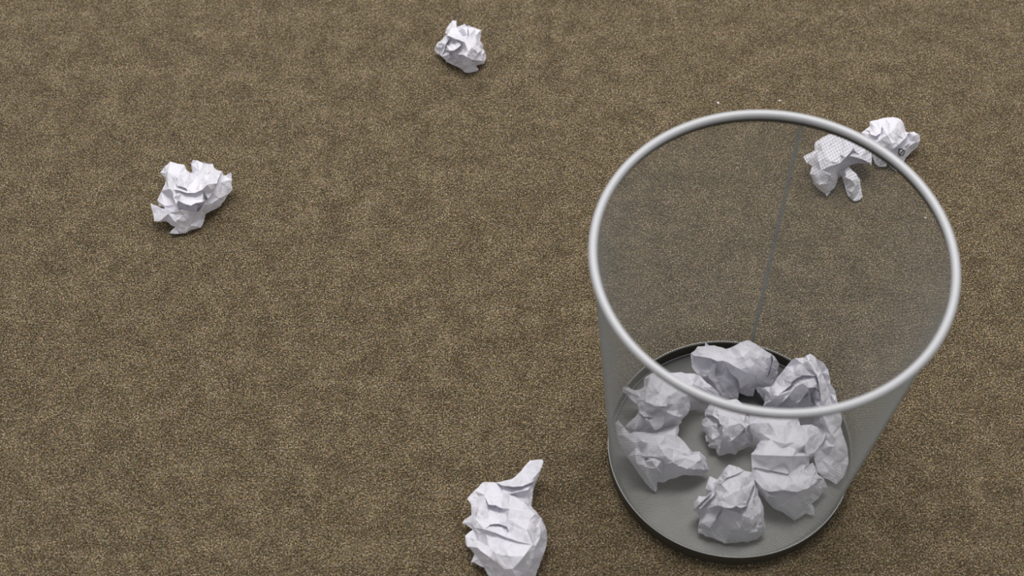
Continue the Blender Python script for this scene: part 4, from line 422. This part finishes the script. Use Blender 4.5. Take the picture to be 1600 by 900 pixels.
    faces='23,22,78 78,22,81 23,78,57 84,21,87 84,87,88 54,20,19 81,22,21 21,84,81 84,82,81 79,24,57 23,57,24 61,93,90 55,17,61 61,90,55 89,86,88 35,109,27 109,28,27 17,55,18 19,18,55 54,19,55 55,90,54 20,54,56 21,20,56 87,21,56 56,58,87 58,88,87 85,83,82 24,79,25 91,94,95 52,92,53 92,67,53 86,89,33 26,86,33 111,26,33 95,112,68 42,62,63 75,108,125 15,60,16 51,16,60 60,113,51 94,51,113 113,112,94 112,95,94 95,68,92 67,92,68 68,63,67 63,62,67 62,42,89 33,89,42 108,75,33 111,33,75 75,72,111 72,34,111 110,111,34 29,110,34 34,30,29 61,17,16 16,51,61 93,61,51 51,94,93 94,91,93 90,93,91 54,90,91 56,54,91 91,52,56 52,53,56 58,56,53 53,67,58 67,62,58 88,58,62 62,89,88 86,26,83 80,83,26 35,27,26 26,111,35 111,110,35 109,35,110 110,29,109 28,109,29 119,36,41 77,118,37 37,2,77 70,47,71 71,66,70 65,70,66 77,2,74 1,74,2 14,59,114 50,114,59 59,116,50 49,50,116 49,116,115 48,49,115 69,48,115 115,47,69 47,70,69 70,65,64 119,120,65 65,40,119 36,119,118 118,77,36 74,1,32 106,32,1 0,106,1 13,105,117 103,99,104 101,98,100 97,100,98 99,103,100 96,99,100 100,97,96 5,102,6 123,11,10 122,46,123 8,122,9 45,12,11 11,123,45 123,46,45 46,122,44 8,7,121 105,13,12 12,45,105 45,46,105 104,105,46 46,44,104 103,104,44 43,103,44 44,122,43 121,7,43 100,103,102 101,100,102 102,5,101 98,101,5 5,4,98 39,98,4 38,39,4 3,38,4 13,117,14 59,14,117 116,59,117 117,105,116 105,104,116 71,47,104 104,99,71 66,71,99 99,96,66 65,66,96 96,97,65 40,65,97 97,98,40 98,39,40 118,40,39 37,118,39 39,38,37 2,37,38 38,3,2 14,114,15 60,15,114 113,60,114 50,49,113 112,113,49 49,48,112 68,112,48 48,69,68 42,63,120 120,119,42 119,41,42 33,42,41 108,33,41 41,36,108 36,76,108 72,75,125 76,36,77 34,72,124 31,30,107 31,107,106 106,0,31 64,120,63 120,64,65 63,68,64 69,64,68 64,69,70 32,107,74 107,73,74 73,76,74 77,74,76 57,78,79 80,25,79 82,79,78 78,81,82 79,82,80 83,80,82 82,84,85 88,85,84 83,85,86 85,88,86 92,52,91 95,92,91 7,6,43 103,43,102 6,102,43 107,32,106 73,107,124 107,30,124 30,34,124 76,73,124 125,76,124 124,72,125 108,76,125 114,50,113 47,115,104 116,104,115 40,118,119 122,8,121 121,43,122 10,9,123 9,122,123 25,80,26 22,23,126,128 19,20,127,132 21,22,128,133 23,24,129,126 27,28,130,138 17,18,131,137 18,19,132,131 20,21,133,127 24,25,134,129 15,16,135,152 29,30,136,139 16,17,137,135 26,27,138,157 28,29,139,130 1,2,140,141 0,1,141,154 5,6,142,148 10,11,143,156 8,9,144,146 11,12,145,143 7,8,146,155 12,13,147,145 4,5,148,149 3,4,149,151 13,14,150,147 2,3,151,140 14,15,152,150 30,31,153,136 31,0,154,153 6,7,155,142 9,10,156,144 25,26,157,134 133,134,127 133,128,126 133,126,129 129,134,133 157,139,136 139,157,138 139,138,130 137,131,132 137,132,127 127,135,137 135,127,134 134,157,135 140,151,149 155,148,142 144,156,143 145,144,143 155,146,144 147,144,145 144,147,150 150,155,144 148,140,149 135,150,152 150,135,157 157,155,150 157,148,155 148,157,136 136,140,148 136,141,140 141,136,153 153,154,141', ink=[]),
  'K1': dict(at=(0.1197, 0.6453, 0.0045), verts='-159 174 400 -103 201 440 -39 206 460 65 205 440 130 211 440 175 209 420 243 220 400 300 226 340 390 168 280 479 132 180 479 118 100 372 119 60 276 121 140 199 60 300 204 -8 280 191 -44 240 156 -58 220 134 -80 200 143 -94 180 119 -119 180 111 -133 100 106 -145 60 2 -117 100 -80 -146 100 -226 -142 100 -297 -92 100 -222 -55 200 -201 -27 240 -211 24 260 -287 146 200 -324 131 270 -315 155 310 -267 175 260 -226 138 280 -198 131 300 -162 122 360 -125 124 500 69 116 500 146 139 460 123 20 480 152 -36 360 46 -95 480 97 -88 380 51 -116 400 21 -111 420 -99 -91 400 -55 -47 320 -89 -66 280 118 -94 300 21 -110 240 95 -99 220 -90 -140 340 -131 -89 140 -183 -96 260 -194 -19 300 -157 -72 320 -173 -44 360 -234 87 260 -223 -149 160 -161 -128 120 -250 -100 160 71 -108 160 296 115 240 417 137 140 224 72 360 366 123 120 35 -122 140 -160 -65 450 -101 -128 510 -44 -134 510 -3 -139 530 -154 -25 370 -91 -66 390 -30 -61 370 10 -77 410 -38 -118 430 18 -151 430 71 -153 390 114 -128 330 -28 -56 310 31 -78 290 83 -92 270 123 -84 240 -158 -149 330 -123 -177 330 -99 -196 290 -76 -186 220 -148 -76 190 -112 -94 170 -90 -123 150 -70 -135 120 -39 -177 220 -17 -181 310 -15 -139 350 -29 -143 150 -3 -128 210 -1 -90 260 -202 -65 290 -166 -113 310 -131 -123 320 -198 -25 210 -159 -63 210 -123 -78 230 -142 54 490 -158 9 470 -162 -54 450 -137 107 400 -153 67 370 -160 -14 380 -2 -73 550 2 -114 500 113 -38 480 97 -73 440 122 -72 350 135 -83 280 -189 47 330 -254 128 260 -318 145 290 -103 197 440 -23 75 550 74 -17 530 172 14 410 -84 -4 550 -56 -41 530 -1 -71 550 175 204 420 221 112 420 286 127 350 450 129 170 -242 134 151 -287 124 237 -167 135 4 -187 -40 4 -137 -16 4 -180 116 4 -140 111 4 -124 2 4 -130 36 4 -122 107 4 -98 100 4 -16 156 4 -140 -73 4 -96 135 4 -59 153 4 82 -68 4 10 -57 4 79 -76 4 98 -33 4 125 158 4 141 60 4 440 113 88 373 115 72 343 114 48 298 140 92 191 100 4 207 169 4 112 -18 4 135 -9 4 144 15 4 170 166 4 88 -58 4 103 -42 4 95 160 4 -44 -76 4 52 156 4',
    faces='30,117,31 116,32,117 117,30,29 31,117,32 24,58,25 60,25,58 25,60,26 28,57,29 116,29,57 32,116,33 100,53,101 53,59,87 87,101,53 98,55,97 56,54,55 108,107,115 58,24,59 59,53,58 60,58,53 26,60,53 53,100,26 27,26,100 100,97,27 97,55,27 55,54,27 28,27,54 54,56,28 56,108,28 108,115,28 57,28,115 33,116,115 34,33,115 115,107,34 107,35,34 103,106,104 89,85,88 84,88,85 89,88,52 88,84,83 102,83,84 106,103,36 86,90,23 79,75,46 86,23,94 94,91,86 47,51,79 79,46,47 45,47,46 72,45,46 72,46,73 23,90,89 85,89,90 90,86,85 86,91,85 84,85,51 102,84,51 99,102,51 51,47,99 45,72,71 72,68,71 67,71,68 123,122,104 103,104,122 36,103,122 1,118,2 59,24,23 23,89,59 89,52,59 87,59,52 52,88,87 88,83,87 101,87,83 83,102,101 102,99,98 55,98,99 99,47,55 47,45,55 45,71,55 56,55,71 108,56,71 71,67,108 105,108,67 67,68,105 68,123,105 123,104,105 108,105,104 107,108,104 35,107,106 0,35,106 106,36,0 36,118,0 118,1,0 74,110,70 95,22,66 66,49,95 95,49,96 49,80,96 69,73,74 74,70,69 70,110,69 110,109,69 44,76,43 44,43,41 20,19,61 19,50,61 43,76,77 77,42,43 41,43,42 42,112,41 66,22,21 21,20,66 20,61,66 49,66,61 61,50,49 50,81,49 80,49,81 81,77,80 77,76,80 44,41,74 110,74,41 109,110,41 41,120,109 124,109,120 119,124,120 120,37,119 37,3,119 78,82,17 78,17,16 16,114,78 48,78,114 113,48,114 40,121,111 38,125,4 125,5,4 64,13,12 12,62,64 128,10,9 10,128,63 128,9,8 10,63,11 65,11,63 7,127,8 11,65,12 62,12,65 65,63,62 62,63,127 64,62,127 126,64,127 127,7,126 6,126,7 114,16,15 113,114,15 40,113,15 15,14,40 14,13,40 121,40,13 13,64,121 39,121,64 64,126,39 38,39,126 125,38,126 126,6,125 5,125,6 50,19,18 18,17,50 17,82,50 81,50,82 77,81,82 82,78,77 78,48,77 42,77,48 48,113,42 112,42,113 113,40,112 40,111,112 41,112,111 120,41,111 111,121,120 37,120,39 39,38,37 38,4,37 3,37,4 94,23,22 22,95,94 91,94,92 85,91,92 51,85,92 92,93,51 79,51,93 93,96,79 96,80,79 80,76,79 75,79,76 76,44,75 44,74,75 74,73,75 46,75,73 123,68,69 69,109,123 109,124,123 124,119,123 122,123,119 36,122,119 118,36,119 2,118,119 119,3,2 73,69,68 68,72,73 95,92,94 96,93,92 92,95,96 97,100,98 101,98,100 98,101,102 104,106,107 116,57,115 29,116,117 121,39,120 128,8,127 63,128,127 30,31,129,130 29,30,130,134 31,32,131,129 24,25,132,141 25,26,133,132 28,29,134,137 32,33,135,131 26,27,136,133 27,28,137,136 33,34,138,135 34,35,139,138 1,2,140,143 23,24,141,163 35,0,142,139 0,1,143,142 19,20,144,160 21,22,145,146 20,21,146,144 16,17,147,156 4,5,148,162 12,13,149,154 9,10,150,151 8,9,151,153 10,11,152,150 7,8,153,155 11,12,154,152 6,7,155,159 15,16,156,157 14,15,157,158 13,14,158,149 5,6,159,148 18,19,160,161 17,18,161,147 3,4,162,164 22,23,163,145 2,3,164,140 132,133,141 134,135,137 134,131,135 131,134,129 164,145,140 136,145,163 145,136,139 139,140,145 139,143,140 143,139,142 163,141,133 133,136,163 137,139,136 137,138,139 138,137,135 160,147,161 153,151,152 154,153,152 154,155,153 155,154,159 158,157,156 156,149,158 149,162,148 148,154,149 148,159,154 145,144,146 145,160,144 145,147,160 145,156,147 156,145,164 164,149,156 164,162,149 134,130,129 150,152,151', ink=[]),
  'K2': dict(at=(0.1168, 0.6036, 0.0045), verts='-349 203 440 -321 169 420 -286 157 360 -247 178 260 -205 227 200 -58 229 180 23 262 180 139 293 200 146 254 180 123 194 200 159 143 220 199 86 220 232 37 220 292 52 200 335 18 180 371 -50 100 361 -60 80 321 -80 40 275 -86 60 229 -92 80 177 -98 100 128 -108 80 51 -112 40 16 -128 20 -29 -128 40 -44 -163 30 -37 -185 10 -48 -205 10 -89 -184 40 -132 -146 60 -176 -102 100 -220 -50 140 -271 7 200 -316 41 260 -357 119 340 -374 177 420 -322 95 400 -272 66 380 -215 15 340 -134 75 240 8 111 280 105 154 260 68 -33 340 162 -53 300 39 100 240 292 -57 200 333 -74 140 250 -72 260 259 -107 220 50 -63 180 -60 -84 300 -119 2 180 -25 -110 100 -121 -109 240 -49 -128 120 26 -102 100 82 -96 120 0 -109 50 10 -74 140 318 -71 70 -171 -27 320 -216 33 370 -281 116 410 -310 153 420 -156 43 190 -199 121 210 214 -14 260 112 -14 330 24 1 370 -43 1 390 224 27 190 127 54 210 38 69 250 -32 59 290 21 -117 330 63 -111 340 110 -121 290 177 -124 250 243 -118 230 32 -76 240 75 -54 220 120 -69 180 187 -78 150 252 -82 150 -128 -35 290 -59 -51 310 -7 -92 350 -125 -19 250 -56 -35 270 -4 -71 300 -94 -94 330 -62 -135 290 -16 -133 200 -167 89 310 -115 44 350 -53 18 370 -50 120 290 25 164 280 119 246 240 -224 -44 330 -208 -90 280 -117 -148 160 -53 -195 30 4 -85 390 64 -105 340 283 19 240 294 -37 240 357 -64 120 -180 -42 310 -142 -72 260 -73 -109 270 -269 162 323 -238 88 4 -249 126 4 -233 143 4 -214 121 4 -147 -24 4 -181 14 4 -211 36 4 -138 159 4 -61 -112 4 -34 -126 4 -34 -167 4 -32 -98 4 -89 -87 4 -118 -58 4 -41 161 4 32 -64 4 151 34 4 114 -55 4 129 66 4 236 -30 4 209 -43 4 179 -47 4 219 21 4 149 -51 4 190 44 4 82 -62 4 102 104 4 79 138 4 94 177 4 90 203 4 -21 -75 4 8 -75 4 13 183 4 242 -23 4 -165 127 4 -180 116 4 -191 113 4',
    faces='33,36,34 36,63,34 35,34,63 63,1,35 0,35,1 36,33,37 37,62,36 62,2,63 64,60,108 100,31,30 109,108,100 99,100,108 108,60,99 38,99,60 64,39,65 4,65,93 31,100,32 100,99,32 99,38,32 33,32,38 37,33,38 38,61,37 65,4,3 84,94,39 27,102,28 87,51,90 90,88,87 57,92,52 57,52,24 95,69,73 24,52,54 91,54,52 52,92,91 69,95,85 95,73,96 102,27,26 26,25,102 28,102,101 25,24,101 24,54,101 53,101,54 54,91,53 110,53,91 90,110,91 88,90,50 85,95,84 94,84,95 95,96,94 5,94,96 28,101,29 30,29,101 100,30,101 109,100,53 53,110,109 90,51,109 108,109,51 51,87,108 87,84,108 64,108,84 84,39,64 93,65,39 39,94,93 94,5,93 4,93,5 79,74,58 89,58,74 86,89,74 74,103,86 44,97,40 98,41,9 56,22,21 21,81,56 49,56,81 80,49,81 81,76,80 75,80,76 104,75,76 42,104,67 22,56,55 58,55,56 56,49,58 79,58,49 49,80,79 74,79,80 80,75,74 103,74,104 104,42,103 68,103,42 97,44,41 41,98,97 6,97,98 70,12,11 82,20,19 19,83,82 83,77,82 70,11,71 10,71,11 47,78,48 48,45,47 15,107,16 59,17,16 46,59,16 16,107,46 17,59,18 48,18,59 59,46,48 45,48,46 46,107,45 45,107,106 47,45,106 105,47,106 106,14,105 13,105,14 83,19,18 18,48,83 48,78,83 77,83,78 78,47,77 43,77,47 66,43,47 47,105,66 70,66,105 12,70,105 105,13,12 81,21,20 20,82,81 76,81,82 82,77,76 77,43,76 104,76,43 67,104,43 72,68,71 44,72,71 41,44,71 71,10,41 9,41,10 98,9,8 8,7,98 6,98,7 57,24,23 23,22,57 22,55,57 92,57,55 55,58,92 91,92,58 58,89,91 50,91,89 88,50,89 89,86,88 85,88,86 86,103,85 69,85,103 103,68,69 73,69,68 68,72,73 72,44,73 44,40,73 96,73,40 40,97,96 97,6,96 5,96,6 61,38,60 60,64,61 65,61,64 62,37,61 63,36,62 43,66,67 71,67,66 66,70,71 42,67,68 67,71,68 75,104,74 88,85,84 84,87,88 91,50,90 101,53,100 102,25,101 107,15,14 14,106,107 110,90,109 65,3,111 61,65,111 2,62,111 62,61,111 1,63,2 33,34,112,118 34,35,113,112 35,0,114,113 0,1,115,114 30,31,116,125 31,32,117,116 32,33,118,117 3,4,119,146 27,28,120,121 26,27,121,122 25,26,122,123 24,25,123,142 28,29,124,120 29,30,125,124 4,5,126,119 21,22,127,137 11,12,128,130 19,20,129,135 10,11,130,138 15,16,131,145 16,17,132,131 17,18,133,132 13,14,134,136 18,19,135,133 12,13,136,128 20,21,137,129 9,10,138,139 8,9,139,140 7,8,140,141 6,7,141,144 23,24,142,143 22,23,143,127 5,6,144,126 14,15,145,134 111,3,146,147 2,111,147,148 1,2,148,115 115,112,113 113,114,115 146,117,147 118,147,117 147,118,148 112,148,118 148,112,115 120,123,121 124,123,120 116,117,146 146,126,116 146,119,126 127,143,142 144,140,139 144,141,140 133,135,128 129,128,135 145,131,134 132,134,131 133,134,132 134,133,128 128,136,134 137,128,129 137,130,128 130,137,127 130,127,138 142,123,124 142,124,125 142,125,116 142,116,126 126,127,142 126,138,127 126,139,138 126,144,139 123,122,121', ink=[]),
}


def crumple(verts, faces, rng, levels):
    """split every face and fold the new edges a little in or out, so facets break into smaller facets"""
    V = [Vector(v) for v in verts]
    Fc = []
    for f in faces:
        if len(f) == 3:
            Fc.append(tuple(f))
        else:
            Fc.append((f[0], f[1], f[2]))
            Fc.append((f[0], f[2], f[3]))
    for amp, cap in levels:
        nrm = [Vector((0, 0, 0)) for _ in V]
        for a, b, c in Fc:
            n = (V[b] - V[a]).cross(V[c] - V[a])
            for i in (a, b, c):
                nrm[i] += n
        mid = {}

        def m(a, b):
            k = (a, b) if a < b else (b, a)
            if k not in mid:
                e = V[a] - V[b]
                n = nrm[a] + nrm[b]
                n = n.normalized() if n.length > 1e-12 else Vector((0, 0, 1))
                d = max(-cap, min(cap, rng.gauss(0, amp) * e.length))
                p = (V[a] + V[b]) * 0.5 + n * d
                w = rng.uniform(-0.12, 0.12)
                p += e * w
                p.z = max(p.z, 0.0003)
                mid[k] = len(V)
                V.append(p)
            return mid[k]
        out = []
        for a, b, c in Fc:
            ab, bc, ca = m(a, b), m(b, c), m(c, a)
            out += [(a, ab, ca), (ab, b, bc), (ca, bc, c), (ab, bc, ca)]
        Fc = out
    return V, Fc


def paper(key, label, group, seed):
    d = PAPER_SHAPES[key]
    q = [int(s) * 1e-4 for s in d['verts'].split()]
    verts = [(q[i], q[i + 1], q[i + 2]) for i in range(0, len(q), 3)]
    faces = [tuple(int(s) for s in f.split(',')) for f in d['faces'].split()]
    V, Fc = crumple(verts, faces, random.Random(seed), ((0.034, 0.0008), (0.03, 0.0005)))
    o = mesh_obj('crumpled_paper', [tuple(v) for v in V], Fc, M_PAPER, None, True)
    bm = bmesh.new()
    bm.from_mesh(o.data)
    bmesh.ops.recalc_face_normals(bm, faces=bm.faces)
    bm.to_mesh(o.data)
    bm.free()
    o.data.set_sharp_from_angle(angle=math.radians(22))
    o.location = d['at']
    tag(o, label, 'paper', group)
    for stroke in d['ink']:
        pts = [Vector(p) * 1e-4 for p in stroke]
        vv, ff = [], []
        w = 0.00042
        up = Vector((0, -0.55, 0.83))
        for i, p in enumerate(pts):
            t = (pts[min(i + 1, len(pts) - 1)] - pts[max(i - 1, 0)]).normalized()
            s = t.cross(up).normalized() * w
            vv += [p + s + up * 0.0010, p - s + up * 0.0010, p - s + up * 0.0004, p + s + up * 0.0004]
        for i in range(len(pts) - 1):
            for k in range(4):
                l = (k + 1) % 4
                ff.append((i * 4 + k, i * 4 + l, i * 4 + 4 + l, i * 4 + 4 + k))
        nn = len(vv)
        ff += [(0, 3, 2, 1), (nn - 4, nn - 3, nn - 2, nn - 1)]
        io = mesh_obj('ink_mark', [tuple(v) for v in vv], ff, M_INK, o)
        io['label'] = 'black ink stroke'
    return o


OUT, INS = 'crumpled papers lying on the carpet', 'crumpled papers inside the waste basket'
paper('A', 'loosely crumpled white paper with splayed corners, alone on the carpet at far left', OUT, 1)
paper('B', 'small tightly crumpled white paper ball, farthest from the camera at the top', OUT, 2)
paper('C', 'crumpled white paper with a long upturned corner, cut off by the bottom edge', OUT, 3)
paper('D', 'four lobed crumpled white paper seen through the back mesh of the basket', OUT, 4)
paper('E', 'crumpled white paper ball with a black ink mark, behind the basket rim', OUT, 5)
paper('I', 'crumpled white paper with a pointed peak, against the back of the basket bottom', INS, 6)
paper('J', 'tall arched white paper with a long folded tail along the right basket wall', INS, 7)
paper('K1', 'puffed white paper crossing behind the front rim at the upper left inside basket', INS, 8)
paper('K2', 'star shaped crumpled white paper leaning on the left wall inside the basket', INS, 9)
paper('L', 'smallest tightly crumpled white ball in the middle of the basket bottom', INS, 10)
paper('M', 'largest folded white sheet with broad flat pleats, right of the small ball inside basket', INS, 11)
paper('N', 'crumpled white paper nearest the camera inside the basket, by the front wall', INS, 12)

# ------------------------------------------------------------------ lint
LINT = [
    (0.1877, 0.9775, 0.0011, 'white lint speck on the carpet just left of the basket rim top'),
    (0.2439, 0.9805, 0.0008, 'white lint speck on the carpet just above the top of the basket rim'),
    (0.3593, 0.8494, 0.0009, 'white lint speck on the carpet behind the right side of the basket'),
]
for (x, y, s, lab) in LINT:
    rng = random.Random(int(x * 1e5))
    bm = bmesh.new()
    bmesh.ops.create_icosphere(bm, subdivisions=1, radius=s)
    for v in bm.verts:
        v.co = Vector((v.co.x * 1.5, v.co.y, v.co.z * 0.7)) * rng.uniform(0.7, 1.25)
    zmin = min(v.co.z for v in bm.verts)
    for v in bm.verts:
        v.co.z -= zmin
    me = bpy.data.meshes.new('lint_speck')
    bm.to_mesh(me)
    bm.free()
    me.materials.append(M_LINT)
    o = bpy.data.objects.new('lint_speck', me)
    COL.objects.link(o)
    o.location = (x, y, 0)
    o.rotation_euler = (0, 0, rng.uniform(0, 3))
    tag(o, lab, 'lint', 'white lint specks on the carpet')
